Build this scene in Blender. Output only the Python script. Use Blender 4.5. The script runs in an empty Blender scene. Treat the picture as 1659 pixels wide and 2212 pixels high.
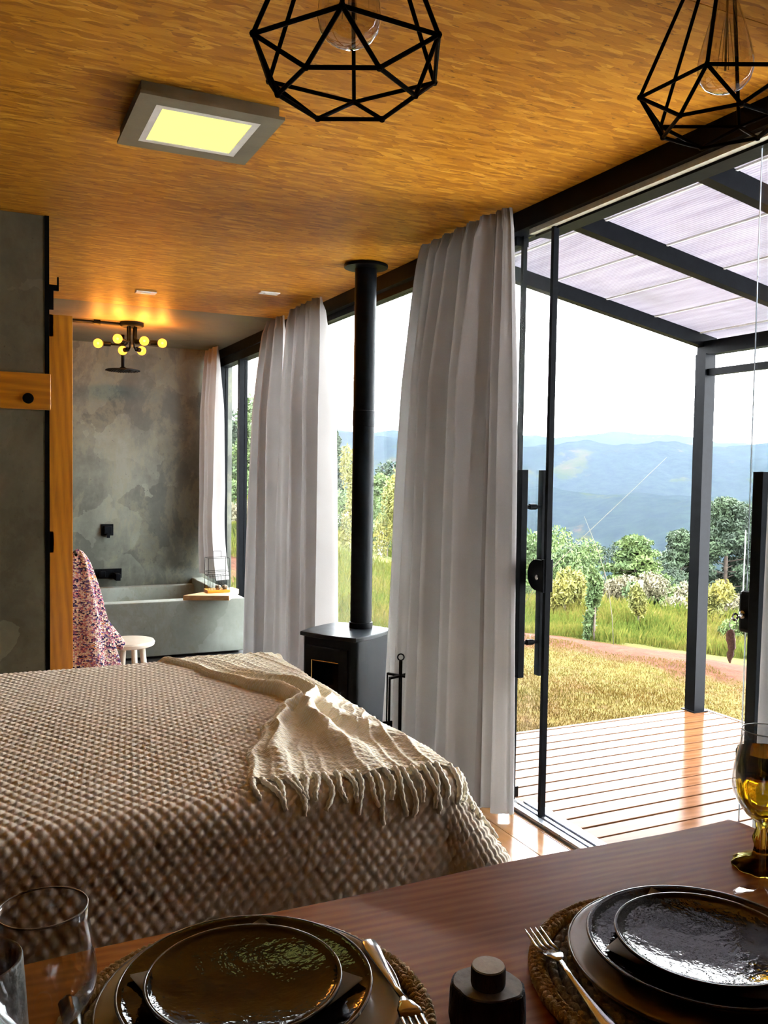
import bpy, bmesh, math, random
from mathutils import Vector, Matrix, noise as mn
PI = math.pi
rnd = random.Random(7)
scene = bpy.context.scene
C = scene.collection

# ------------------------------------------------------------------ camera, sky, exposure
F_PX, YAW, PITCH, ROLL = 1891.3, 0.44003205, 0.04643295, 0.01540853
CAM = Vector((0, 0, 1.39))
fwd = Vector((math.sin(YAW)*math.cos(PITCH), math.cos(YAW)*math.cos(PITCH), -math.sin(PITCH)))
rgt0 = Vector((math.cos(YAW), -math.sin(YAW), 0)); dwn0 = fwd.cross(rgt0)
rgt = math.cos(ROLL)*rgt0 - math.sin(ROLL)*dwn0
dwn = math.sin(ROLL)*rgt0 + math.cos(ROLL)*dwn0
cd = bpy.data.cameras.new('camera'); cam = bpy.data.objects.new('camera', cd); C.objects.link(cam)
cam.matrix_world = Matrix(((rgt.x, -dwn.x, -fwd.x, CAM.x), (rgt.y, -dwn.y, -fwd.y, CAM.y), (rgt.z, -dwn.z, -fwd.z, CAM.z), (0, 0, 0, 1)))
cd.sensor_fit = 'HORIZONTAL'; cd.sensor_width = 36; cd.lens = 36*F_PX/1659
cd.clip_start = 0.02; cd.clip_end = 12000
scene.camera = cam

SKY = 4.2
w = bpy.data.worlds.new('overcast_sky'); scene.world = w; w.use_nodes = True
w.node_tree.nodes['Background'].inputs[0].default_value = (0.93, 0.965, 1.0, 1)
w.node_tree.nodes['Background'].inputs[1].default_value = SKY
vs = scene.view_settings
vs.view_transform = 'Standard'; vs.look = 'None'; vs.gamma = 1; vs.use_curve_mapping = False
vs.exposure = 2.42
LAMP = 1.0
cy = scene.cycles
cy.max_bounces = 6; cy.diffuse_bounces = 3; cy.glossy_bounces = 4; cy.transmission_bounces = 6; cy.transparent_max_bounces = 12
cy.use_adaptive_sampling = True; cy.adaptive_threshold = .15; cy.adaptive_min_samples = 16

def ray(px, py):
    return rgt*((px-829.5)/F_PX) + dwn*((py-1106)/F_PX) + fwd
def at(px, py, ax, val):
    d = ray(px, py); return CAM + d*((val-CAM[ax])/d[ax])
def atd(px, py, dist):
    return CAM + ray(px, py)*dist

# ------------------------------------------------------------------ materials
MATS = {}
class NT:
    def __init__(s, name):
        s.m = bpy.data.materials.new(name); s.m.use_nodes = True
        s.t = s.m.node_tree; s.t.nodes.clear()
        s.out = s.n('ShaderNodeOutputMaterial')
    def n(s, typ, ins=None, **kw):
        nd = s.t.nodes.new(typ)
        for k, v in kw.items(): setattr(nd, k, v)
        for k, v in (ins or {}).items(): s.set(nd.inputs[k], v)
        return nd
    def set(s, sock, v):
        if isinstance(v, bpy.types.NodeSocket): s.t.links.new(v, sock)
        elif isinstance(v, bpy.types.Node): s.t.links.new(v.outputs[0], sock)
        else:
            if hasattr(sock, 'default_value'):
                if isinstance(v, tuple) and len(v) == 3 and len(sock.default_value) == 4: v = (*v, 1)
                sock.default_value = v
    def ramp(s, fac, stops, interp='LINEAR'):
        r = s.n('ShaderNodeValToRGB', {'Fac': fac}); cr = r.color_ramp; cr.interpolation = interp
        while len(cr.elements) < len(stops): cr.elements.new(0.5)
        for e, (p, c) in zip(cr.elements, stops):
            e.position = p; e.color = (*c, 1) if len(c) == 3 else c
        return r.outputs[0]
    def coord(s, scale=(1, 1, 1), rot=(0, 0, 0), loc=(0, 0, 0), kind='Object'):
        tc = s.n('ShaderNodeTexCoord')
        mp = s.n('ShaderNodeMapping', {'Vector': tc.outputs[kind], 'Scale': scale, 'Rotation': rot, 'Location': loc})
        return mp.outputs[0]
    def noise(s, vec, scale, detail=4, rough=.55, dist=0):
        return s.n('ShaderNodeTexNoise', {'Vector': vec, 'Scale': scale, 'Detail': detail, 'Roughness': rough, 'Distortion': dist}).outputs[0]
    def mix(s, fac, a, b, mode='MIX'):
        m = s.n('ShaderNodeMix', data_type='RGBA', blend_type=mode)
        s.set(m.inputs[0], fac); s.set(m.inputs[6], a); s.set(m.inputs[7], b); return m.outputs[2]
    def math(s, op, a, b=0.0, c=None):
        m = s.n('ShaderNodeMath', operation=op); s.set(m.inputs[0], a); s.set(m.inputs[1], b)
        if c is not None: s.set(m.inputs[2], c)
        return m.outputs[0]
    def bump(s, h, strength=.3, dist=.01):
        return s.n('ShaderNodeBump', {'Height': h, 'Strength': strength, 'Distance': dist}).outputs[0]
    def bsdf(s, **ins):
        return s.n('ShaderNodeBsdfPrincipled', {k.replace('_', ' '): v for k, v in ins.items()})
    def done(s, sh, key):
        s.set(s.out.inputs[0], sh); MATS[key] = s.m; return s.m

def pm(key, c1, c2=None, scale=20, rough=.6, metal=0, bump=0, bscale=None, stretch=(1, 1, 1), coat=0, rvar=.08, spec=.5, sheen=0, dist=.004, lo=.35, hi=.65):
    t = NT(key); v = t.coord(stretch)
    n = t.noise(v, scale)
    c2 = c2 or tuple(x*.82 for x in c1)
    col = t.ramp(n, [(lo, c2), (hi, c1)])
    r = t.math('ADD', t.math('MULTIPLY', n, rvar*2), rough-rvar)
    b = t.bsdf(Base_Color=col, Roughness=r, Metallic=metal, Coat_Weight=coat, Specular_IOR_Level=spec)
    b.inputs['Sheen Weight'].default_value = sheen
    if bump:
        n2 = t.noise(v, bscale or scale*4, 3)
        t.set(b.inputs['Normal'], t.bump(n2, bump, dist))
    return t.done(b, key)

# simple ones
pm('black_metal', (.0035, .0045, .006), (.002, .0025, .0035), 30, .42, 0, .08, 200, spec=.07)
pm('black_matte', (.004, .004, .0045), (.003, .003, .0035), 30, .6, 0, .1, 150, spec=.08)
pm('stove_metal', (.004, .005, .0065), (.003, .0035, .0045), 12, .45, 0, .15, 260, spec=.08)
pm('stove_top_metal', (.012, .015, .019), (.008, .010, .013), 9, .32, 0, .1, 260, spec=.15)
pm('dark_wall', (.016, .015, .014), (.010, .010, .009), 3, .7, 0, .1, 60)
pm('aluminium', (.55, .60, .66), (.45, .5, .56), 40, .3, .85, .04, 200)
pm('light_seal', (.52, .52, .42), (.42, .42, .34), 40, .5)
pm('pewter_panel', (0.24, 0.2146, 0.1392), (0.176, 0.1554, 0.0986), 8, .45, .3, .08, 120)
pm('white_paint', (.80, .78, .72), (.70, .68, .62), 20, .45, 0, .05, 120)
pm('stool_white', (0.731, 0.663, 0.561), (0.68, 0.595, 0.476), 10, .4, 0, .06, 80)
pm('steel', (.62, .62, .62), (.5, .5, .5), 30, .16, 1, .02, 300)
pm('steel_dark', (.05, .05, .055), (.03, .03, .03), 30, .25, .6)
pm('black_glaze', (.004, .0035, .003), (.007, .006, .005), 14, .07, 0, .35, 55, coat=0, rvar=.02, dist=.003, spec=.38)
pm('plate_rim', (.30, .26, .22), (.15, .13, .11), 60, .25)
pm('tan_glaze', (0.45, 0.325, 0.175), (0.35, 0.25, 0.1375), 14, .18, 0, .03, 60, coat=.3)
pm('napkin_kraft', (.34, .25, .13), (.28, .20, .10), 60, .8, 0, .1, 300)
pm('jute', (0.792, 0.552, 0.24), (0.432, 0.276, 0.096), 90, .85, 0, .6, 500, lo=.3, hi=.7)
pm('jute_grey', (0.546, 0.481, 0.377), (0.286, 0.247, 0.182), 90, .85, 0, .6, 500, lo=.3, hi=.7)
pm('stoneware', (.30, .30, .28), (.18, .18, .17), 70, .4, 0, .5, 130, dist=.004)
pm('bark', (.035, .024, .016), (.012, .009, .007), 60, .85, 0, .8, 160, stretch=(1, 1, .35), dist=.006)
pm('cut_wood', (.82, .74, .60), (.66, .57, .43), 60, .7, 0, .2, 200)
pm('cut_wood_grey', (0.442, 0.403, 0.351), (0.286, 0.26, 0.221), 60, .7, 0, .2, 200)
pm('brass', (.75, .55, .22), (.6, .42, .15), 30, .25, 1)
pm('mattress_fabric', (.3, .27, .22), None, 40, .9)
pm('pink_cord', (.42, .24, .20), (.25, .13, .11), 220, .9, 0, .5, 400)
pm('fence_concrete', (0.2464, 0.2554, 0.2464), (0.1882, 0.1971, 0.1882), 8, .8)
pm('wire_gray', (.25, .25, .26), None, 10, .7)
pm('straw', (0.096, 0.0816, 0.0528), (0.072, 0.06, 0.0384), 30, .8)
pm('trunk', (.10, .075, .055), (.05, .038, .03), 8, .9, 0, .5, 30)
pm('leaf_pine', (0.02131, 0.04026, 0.01326), (0.008525, 0.01989, 0.008525), .9, .8, lo=.38, hi=.62)
pm('leaf_green', (0.06714, 0.1023, 0.02046), (0.03197, 0.06074, 0.01279), 1.6, .8, lo=.38, hi=.62)
pm('leaf_yellow', (0.1535, 0.1343, 0.01918), (0.08954, 0.09594, 0.01599), 2.2, .8, lo=.38, hi=.62)
pm('leaf_dry', (0.1407, 0.1215, 0.07034), (0.08314, 0.07994, 0.03836), 2.2, .8)
pm('roof_red', (.35, .16, .10), None, 3, .8)
pm('house_wall', (.6, .55, .48), None, 3, .8)
pm('lantern_bead', (.22, .14, .08), (.14, .09, .05), 80, .5)
pm('fringe_wool', (.94, .88, .72), (.84, .76, .57), 120, .95, 0, .5, 500, sheen=.4)

def wood(key, cols, axis='X', scale=1.0, rough=.35, coat=0, bump=.15, ring=9.0, knots=True, spec=.5):
    t = NT(key)
    st = {'X': (.6, 7, 7), 'Y': (7, .6, 7), 'Z': (7, 7, .6)}[axis]
    v = t.coord(tuple(s*scale for s in st))
    d = t.noise(v, 1.2, 3, .5)
    n1 = t.noise(v, ring*.55, 6, .6, .6)
    wv = t.n('ShaderNodeTexWave', {'Vector': v, 'Scale': ring*.22, 'Distortion': 3.0, 'Detail': 3.0, 'Detail Scale': 1.2}, bands_direction='DIAGONAL').outputs[1]
    f = t.math('ADD', t.math('MULTIPLY', wv, .22), t.math('MULTIPLY', n1, .78))
    f = t.math('ADD', f, t.math('MULTIPLY', t.math('SUBTRACT', d, .5), .6))
    col = t.ramp(f, [(.2, cols[0]), (.5, cols[1]), (.8, cols[2])])
    rr = t.math('ADD', t.math('MULTIPLY', n1, .18), rough-.09)
    b = t.bsdf(Base_Color=col, Roughness=rr, Coat_Weight=coat, Coat_Roughness=.12, Specular_IOR_Level=spec, Normal=t.bump(f, bump, .002))
    return t.done(b, key)
wood('table_wood', [(.21, .060, .011), (.31, .100, .018), (.42, .150, .030)], 'X', 1.6, .42, .0, .03, ring=16, spec=.018)
wood('pine_post', [(0.4968, 0.1552, 0.002625), (0.6955, 0.2439, 0.004725), (0.8611, 0.34, 0.00919)], 'Z', 1.3, .4, .1, .08)
wood('pine_rail', [(0.4435, 0.1452, 0.00315), (0.6336, 0.2251, 0.00525), (0.792, 0.3194, 0.0105)], 'X', 1.3, .4, .1, .08)
wood('pine_shelf', [(0.416, 0.24, 0.104), (0.528, 0.336, 0.16), (0.592, 0.4, 0.216)], 'X', 1.5, .4, .1, .08)
wood('floor_wood', [(0.2083, 0.08432, 0.02232), (0.2579, 0.1166, 0.03472), (0.2976, 0.1488, 0.05456)], 'Y', 1.2, .16, .2, .02)
wood('deck_wood', [(.085, .034, .013), (.115, .048, .019), (.145, .064, .028)], 'X', 1.2, .14, .0, .04, spec=.030)

def fabric(key, c1, c2, trans=.35, scale=350, rough=.9, big=3.0, bump=.15, tcol=None):
    t = NT(key); v = t.coord()
    n = t.noise(v, big, 3); f = t.noise(v, scale, 2)
    col = t.mix(t.math('MULTIPLY', f, .35), t.ramp(n, [(.35, c2), (.65, c1)]), tuple(x*.6 for x in c1))
    nm = t.bump(f, bump, .002)
    d = t.bsdf(Base_Color=col, Roughness=rough, Specular_IOR_Level=.15, Normal=nm)
    if trans:
        tr = t.n('ShaderNodeBsdfTranslucent', {'Color': tcol or col})
        ms = t.n('ShaderNodeMixShader', {0: trans, 1: d, 2: tr}); return t.done(ms, key)
    return t.done(d, key)
fabric('linen', (.335, .312, .302), (.285, .262, .252), .20, 320, .95, 2.0, .12)
fabric('bed_quilt', (.80, .70, .57), (.74, .63, .50), 0, 420, .95, 1.2, .25)
fabric('bed_quilt_plain', (.50, .44, .35), (.46, .39, .31), 0, 420, .95, 1.2, .25)

def knit():
    t = NT('knit_wool'); v = t.coord()
    n = t.noise(v, 60, 3); 
    st = t.n('ShaderNodeTexWave', {'Vector': t.coord((1, 1, 1), (0, 0, .5)), 'Scale': 34, 'Distortion': 2.5, 'Detail': 2}, bands_direction='Y').outputs[1]
    st2 = t.n('ShaderNodeTexWave', {'Vector': t.coord((1, 1, 1), (0, 0, -.5)), 'Scale': 34, 'Distortion': 2.5, 'Detail': 2}, bands_direction='Y').outputs[1]
    h = t.math('ADD', t.math('MULTIPLY', st, st2), t.math('MULTIPLY', n, .5))
    col = t.ramp(h, [(.1, (.82, .70, .44)), (.45, (.93, .86, .68)), (.9, (.96, .92, .82))])
    d = t.bsdf(Base_Color=col, Roughness=.95, Specular_IOR_Level=.15, Normal=t.bump(h, .5, .003))
    tr = t.n('ShaderNodeBsdfTranslucent', {'Color': (.85, .70, .30)})
    return t.done(t.n('ShaderNodeMixShader', {0: .06, 1: d, 2: tr}), 'knit_wool')
knit()

def tweed():
    t = NT('tweed_wool'); v = t.coord()
    vo = t.n('ShaderNodeTexVoronoi', {'Vector': t.coord((110, 110, 150)), 'Scale': 1.0, 'Randomness': .8})
    sep = t.n('ShaderNodeSeparateColor', {0: vo.outputs['Color']})
    band = t.noise(t.coord((9, 9, 30)), 1.0, 2)
    f = t.math('ADD', t.math('MULTIPLY', sep.outputs[0], .6), t.math('MULTIPLY', band, .55))
    col = t.ramp(f, [(.22, (.035, .03, .10)), (.34, (.36, .12, .20)), (.44, (.70, .50, .46)), (.52, (.78, .66, .56)), (.60, (.60, .24, .24)), (.70, (.72, .52, .40)), (.80, (.16, .10, .26)), (.90, (.62, .26, .08))], 'CONSTANT')
    b = t.bsdf(Base_Color=col, Roughness=.95, Specular_IOR_Level=.1, Normal=t.bump(vo.outputs['Distance'], 1.0, .006))
    return t.done(b, 'tweed_wool')
tweed()

def osb():
    t = NT('osb_board')
    base = t.coord()
    wob = t.n('ShaderNodeTexNoise', {'Vector': base, 'Scale': 7, 'Detail': 2})
    vv = t.n('ShaderNodeVectorMath', {0: base, 1: t.n('ShaderNodeVectorMath', {0: wob.outputs['Color'], 'Scale': .02}, operation='SCALE').outputs[0]}, operation='ADD').outputs[0]
    layers = []
    for k, (ang, sx, sy) in enumerate([(.10, 14, 75), (-.45, 12, 62), (.85, 16, 70)]):
        mp = t.n('ShaderNodeMapping', {'Vector': vv, 'Rotation': (0, 0, ang), 'Scale': (sx, sy, 1), 'Location': (k*3.3, k*1.7, 0)}).outputs[0]
        vo = t.n('ShaderNodeTexVoronoi', {'Vector': mp, 'Scale': 1.0}, voronoi_dimensions='2D')
        layers.append((t.n('ShaderNodeSeparateColor', {0: vo.outputs['Color']}), vo.outputs['Distance']))
    a = layers[0][0].outputs[0]
    for k in range(1, 3):
        sel = t.math('GREATER_THAN', layers[k][0].outputs[1], .42 + .10*k)
        a = t.math('ADD', t.math('MULTIPLY', a, t.math('SUBTRACT', 1.0, sel)), t.math('MULTIPLY', layers[k][0].outputs[0], sel))
    grain = t.noise(t.n('ShaderNodeMapping', {'Vector': vv, 'Scale': (8, 60, 1), 'Rotation': (0, 0, .1)}).outputs[0], 6, 2)
    f = t.math('ADD', t.math('MULTIPLY', a, .7), t.math('MULTIPLY', grain, .35))
    col = t.ramp(f, [(.08, (0.2688, 0.084, 0.00336)), (.28, (0.4256, 0.1568, 0.0056)), (.55, (0.5264, 0.2128, 0.00896)), (.8, (0.6272, 0.2744, 0.01792)), (.97, (0.8288, 0.448, 0.0616))])
    big = t.noise(base, 1.3, 1)
    col = t.mix(t.math('MULTIPLY', t.math('SUBTRACT', big, .35), .5), col, (.34, .115, .004))
    # dark flecks and knots
    sp = t.noise(t.n('ShaderNodeMapping', {'Vector': vv, 'Scale': (26, 80, 1), 'Rotation': (0, 0, .25)}).outputs[0], 1.0, 3, .6)
    col = t.mix(t.ramp(sp, [(.64, (0, 0, 0)), (.70, (.75, .75, .75))]), col, (.16, .05, .006))
    b = t.bsdf(Base_Color=col, Roughness=.5, Specular_IOR_Level=.35, Normal=t.bump(f, .35, .004))
    return t.done(b, 'osb_board')
osb()

def concrete(key, dark, mid, light, scale=1.0, rough=.55, olive=(.16, .15, .085)):
    t = NT(key); v = t.coord()
    n1 = t.noise(v, 1.1*scale, 6, .6, .4); n2 = t.noise(t.coord((1, 1, .55), loc=(3, 1, 2)), 2.6*scale, 8, .7, .3); n3 = t.noise(v, 16*scale, 4, .7)
    vo = t.n('ShaderNodeTexVoronoi', {'Vector': t.n('ShaderNodeVectorMath', {0: v, 1: t.n('ShaderNodeVectorMath', {0: t.n('ShaderNodeTexNoise', {'Vector': v, 'Scale': 5, 'Detail': 5}).outputs['Color'], 'Scale': .35}, operation='SCALE').outputs[0]}, operation='ADD').outputs[0], 'Scale': 2.6*scale}).outputs['Color']
    vs_ = t.n('ShaderNodeSeparateColor', {0: vo}).outputs[0]
    f = t.math('ADD', t.math('ADD', t.math('MULTIPLY', n1, .42), t.math('MULTIPLY', n2, .40)), t.math('ADD', t.math('MULTIPLY', vs_, .14), t.math('MULTIPLY', n3, .1)))
    col = t.ramp(f, [(.36, dark), (.52, mid), (.68, light)])
    col = t.mix(t.math('MULTIPLY', t.ramp(n2, [(.50, (0, 0, 0)), (.54, (1, 1, 1)), (.60, (0, 0, 0))]), .35), col, olive)
    pit = t.ramp(t.noise(v, 45*scale, 2), [(.70, (0, 0, 0)), (.76, (1, 1, 1))])
    col = t.mix(t.math('MULTIPLY', pit, .5), col, tuple(x*.5 for x in dark))
    b = t.bsdf(Base_Color=col, Roughness=t.math('ADD', t.math('MULTIPLY', n2, .3), rough-.15), Normal=t.bump(n3, .12, .004))
    return t.done(b, key)
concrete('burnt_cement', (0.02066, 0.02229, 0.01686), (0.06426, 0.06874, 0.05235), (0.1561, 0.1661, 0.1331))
concrete('partition_cement', (0.07734, 0.06609, 0.03375), (0.1546, 0.1378, 0.08156), (0.2671, 0.246, 0.1617), 1.3)
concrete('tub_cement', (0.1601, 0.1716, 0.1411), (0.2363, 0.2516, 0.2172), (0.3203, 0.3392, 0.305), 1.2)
concrete('ceiling_cement', (0.078, 0.066, 0.045), (0.138, 0.117, 0.078), (0.198, 0.168, 0.114), 1.0)

def thin_glass(key, tint=(.96, .985, .98), refl=1.0, rough=0.0, haze=0.0):
    t = NT(key)
    tr = t.n('ShaderNodeBsdfTransparent', {'Color': tint})
    gl = t.n('ShaderNodeBsdfGlossy', {'Color': (1, 1, 1), 'Roughness': rough})
    lw = t.n('ShaderNodeLayerWeight', {'Blend': .5}).outputs['Facing']
    fr = t.math('ADD', t.math('MULTIPLY', t.math('POWER', lw, 5.0), .5), .035)
    dust = t.noise(t.coord(), 3.0, 4)
    f = t.math('MULTIPLY', fr, refl)
    if key == 'wine_glass': f = t.math('ADD', t.math('MULTIPLY', t.math('POWER', lw, 3.0), .8), .05)
    sh = t.n('ShaderNodeMixShader', {0: f, 1: tr, 2: gl})
    if haze:
        df = t.n('ShaderNodeBsdfDiffuse', {'Color': (.9, .92, .95)})
        sh = t.n('ShaderNodeMixShader', {0: t.math('MULTIPLY', dust, haze), 1: sh, 2: df})
    return t.done(sh, key)
thin_glass('window_glass', (.97, .985, .98), .9)
thin_glass('bulb_glass', (.93, .88, .78), 4.5)
thin_glass('wine_glass', (.95, .96, .96), 2.6)
thin_glass('stove_glass', (.10, .07, .04), 1.3)

def glass(key, col, ior=1.45, rough=0.0):
    t = NT(key)
    b = t.n('ShaderNodeBsdfGlass', {'Color': col, 'IOR': ior, 'Roughness': rough, 'Normal': t.bump(t.noise(t.coord(), 25, 2), .03, .002)})
    return t.done(b, key)
pm('rim_glint', (.55, .52, .46), (.4, .38, .34), 60, .1, 0, spec=1.0)  # pale opaque colour standing in for light caught by a glass rim
glass('amber_glass', (.97, .83, .30))

def emit(key, col, st):
    t = NT(key); n = t.noise(t.coord(), 12, 2)
    e = t.n('ShaderNodeEmission', {'Color': t.ramp(n, [(0, col), (1, tuple(min(1, c*1.05) for c in col))]), 'Strength': st})
    return t.done(e, key)
emit('led_panel', (1.0, .97, .25), .27*LAMP)
def amber():
    t = NT('amber_bulb'); n = t.noise(t.coord(), 30, 2)
    e = t.n('ShaderNodeEmission', {'Color': t.ramp(n, [(.3, (1.0, .34, .04)), (.7, (1.0, .40, .06))]), 'Strength': .36*LAMP})
    tr = t.n('ShaderNodeBsdfTransparent', {'Color': (.85, .55, .25)})
    t.done(t.n('ShaderNodeAddShader', {0: e, 1: tr}), 'amber_bulb')
amber()
emit('filament', (1.0, .62, .22), 1.0)

def roofsheet():
    t = NT('polycarbonate'); v = t.coord()
    fl = t.n('ShaderNodeTexWave', {'Vector': v, 'Scale': 22, 'Distortion': .3}, bands_direction='X').outputs[1]
    n = t.noise(t.coord((8, .7, 1)), 3, 5); d2 = t.noise(v, 2.2, 4)
    col = t.ramp(n, [(.3, (0.324, 0.3015, 0.3375)), (.7, (0.423, 0.4005, 0.432))])
    col = t.mix(t.math('MULTIPLY', t.ramp(d2, [(.56, (0, 0, 0)), (.70, (1, 1, 1))]), .35), col, (.22, .21, .20))
    tr = t.n('ShaderNodeBsdfTranslucent', {'Color': col})
    gl = t.bsdf(Base_Color=col, Roughness=.22, Normal=t.bump(fl, .5, .004))
    return t.done(t.n('ShaderNodeMixShader', {0: .42, 1: gl, 2: tr}), 'polycarbonate')
roofsheet()

def ground():
    t = NT('meadow_ground')
    P = t.coord()
    sx = t.n('ShaderNodeSeparateXYZ', {0: P})
    x, y = sx.outputs[0], sx.outputs[1]
    nb = t.noise(P, .9, 5, .6); nf = t.noise(P, 9, 5, .7); nm = t.noise(P, .35, 4)
    # disturbed red soil band along the edge of the lawn:  distance from its line
    q = t.math('ADD', t.math('ADD', t.math('MULTIPLY', x, .848), t.math('MULTIPLY', y, .530)), -9.10)
    q = t.math('ADD', q, t.math('MULTIPLY', t.math('SUBTRACT', nb, .5), 2.2))
    band = t.ramp(t.math('ADD', t.math('MULTIPLY', q, .25), .5), [(.36, (0, 0, 0)), (.46, (1, 1, 1)), (.68, (1, 1, 1)), (.80, (0, 0, 0))])
    far = t.ramp(t.math('ADD', t.math('MULTIPLY', q, .1), .5), [(.58, (0, 0, 0)), (.66, (1, 1, 1))])
    lawn = t.ramp(nf, [(.28, (0.0448, 0.02626, 0.006425)), (.45, (0.06548, 0.04728, 0.01051)), (.6, (0.07585, 0.05954, 0.01314)), (.75, (0.05515, 0.05954, 0.01051))])
    patch = t.ramp(nb, [(.52, (0, 0, 0)), (.66, (.75, .75, .75))])
    lawn = t.mix(patch, lawn, (0.07239, 0.03275, 0.01241))
    soil = t.ramp(nf, [(.3, (0.03329, 0.01128, 0.005327)), (.6, (0.06288, 0.02193, 0.01006)), (.8, (0.08874, 0.047, 0.02664))])
    wild = t.ramp(t.noise(P, 1.6, 5), [(.3, (0.02917, 0.03959, 0.007085)), (.5, (0.05418, 0.05834, 0.01083)), (.7, (0.08335, 0.06876, 0.02292))])
    wild = t.mix(t.ramp(nm, [(.56, (0, 0, 0)), (.64, (0.4506, 0.4506, 0.4506))]), wild, (0.0811, 0.03649, 0.01703))
    col = t.mix(far, lawn, wild)
    col = t.mix(band, col, soil)
    b = t.bsdf(Base_Color=col, Roughness=.95, Specular_IOR_Level=.1, Normal=t.bump(nf, .8, .05))
    return t.done(b, 'meadow_ground')
ground()

def hills():
    t = NT('forest_hills'); P = t.coord()
    n = t.noise(P, .006, 8, .65); f = t.noise(P, .05, 4, .7)
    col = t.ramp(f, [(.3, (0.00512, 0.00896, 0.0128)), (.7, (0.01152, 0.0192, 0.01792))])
    fields = t.ramp(n, [(.575, (0, 0, 0)), (.60, (1, 1, 1))])
    fc = t.ramp(t.noise(P, .011, 3), [(.4, (0.01094, 0.01691, 0.005968)), (.55, (0.01989, 0.02188, 0.009946)), (.62, (0.03381, 0.02387, 0.0179))])
    col = t.mix(fields, col, fc)
    return t.done(t.bsdf(Base_Color=col, Roughness=1.0, Specular_IOR_Level=0.0), 'forest_hills')
hills()

def grassmat():
    t = NT('grass_blades'); P = t.coord()
    n = t.noise(P, .8, 4); n2 = t.noise(P, 30, 2)
    col = t.ramp(t.math('ADD', t.math('MULTIPLY', n, .6), t.math('MULTIPLY', n2, .4)), [(.35, (0.05328, 0.08621, 0.01658)), (.48, (0.09946, 0.1194, 0.02321)), (.58, (0.1563, 0.1393, 0.03315)), (.7, (0.2131, 0.1658, 0.08621))])
    d = t.n('ShaderNodeBsdfDiffuse', {'Color': col}); tr = t.n('ShaderNodeBsdfTranslucent', {'Color': col})
    return t.done(t.n('ShaderNodeMixShader', {0: .3, 1: d, 2: tr}), 'grass_blades')
grassmat()
def lawnmat():
    t = NT('lawn_blades'); P = t.coord()
    n = t.noise(P, 1.2, 4); n2 = t.noise(P, 40, 2)
    col = t.ramp(t.math('ADD', t.math('MULTIPLY', n, .5), t.math('MULTIPLY', n2, .5)), [(.36, (0.09039, 0.04608, 0.00995)), (.5, (0.1053, 0.07557, 0.01824)), (.64, (0.07906, 0.07926, 0.01659))])
    return t.done(t.n('ShaderNodeBsdfDiffuse', {'Color': col}), 'lawn_blades')
lawnmat()

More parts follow.
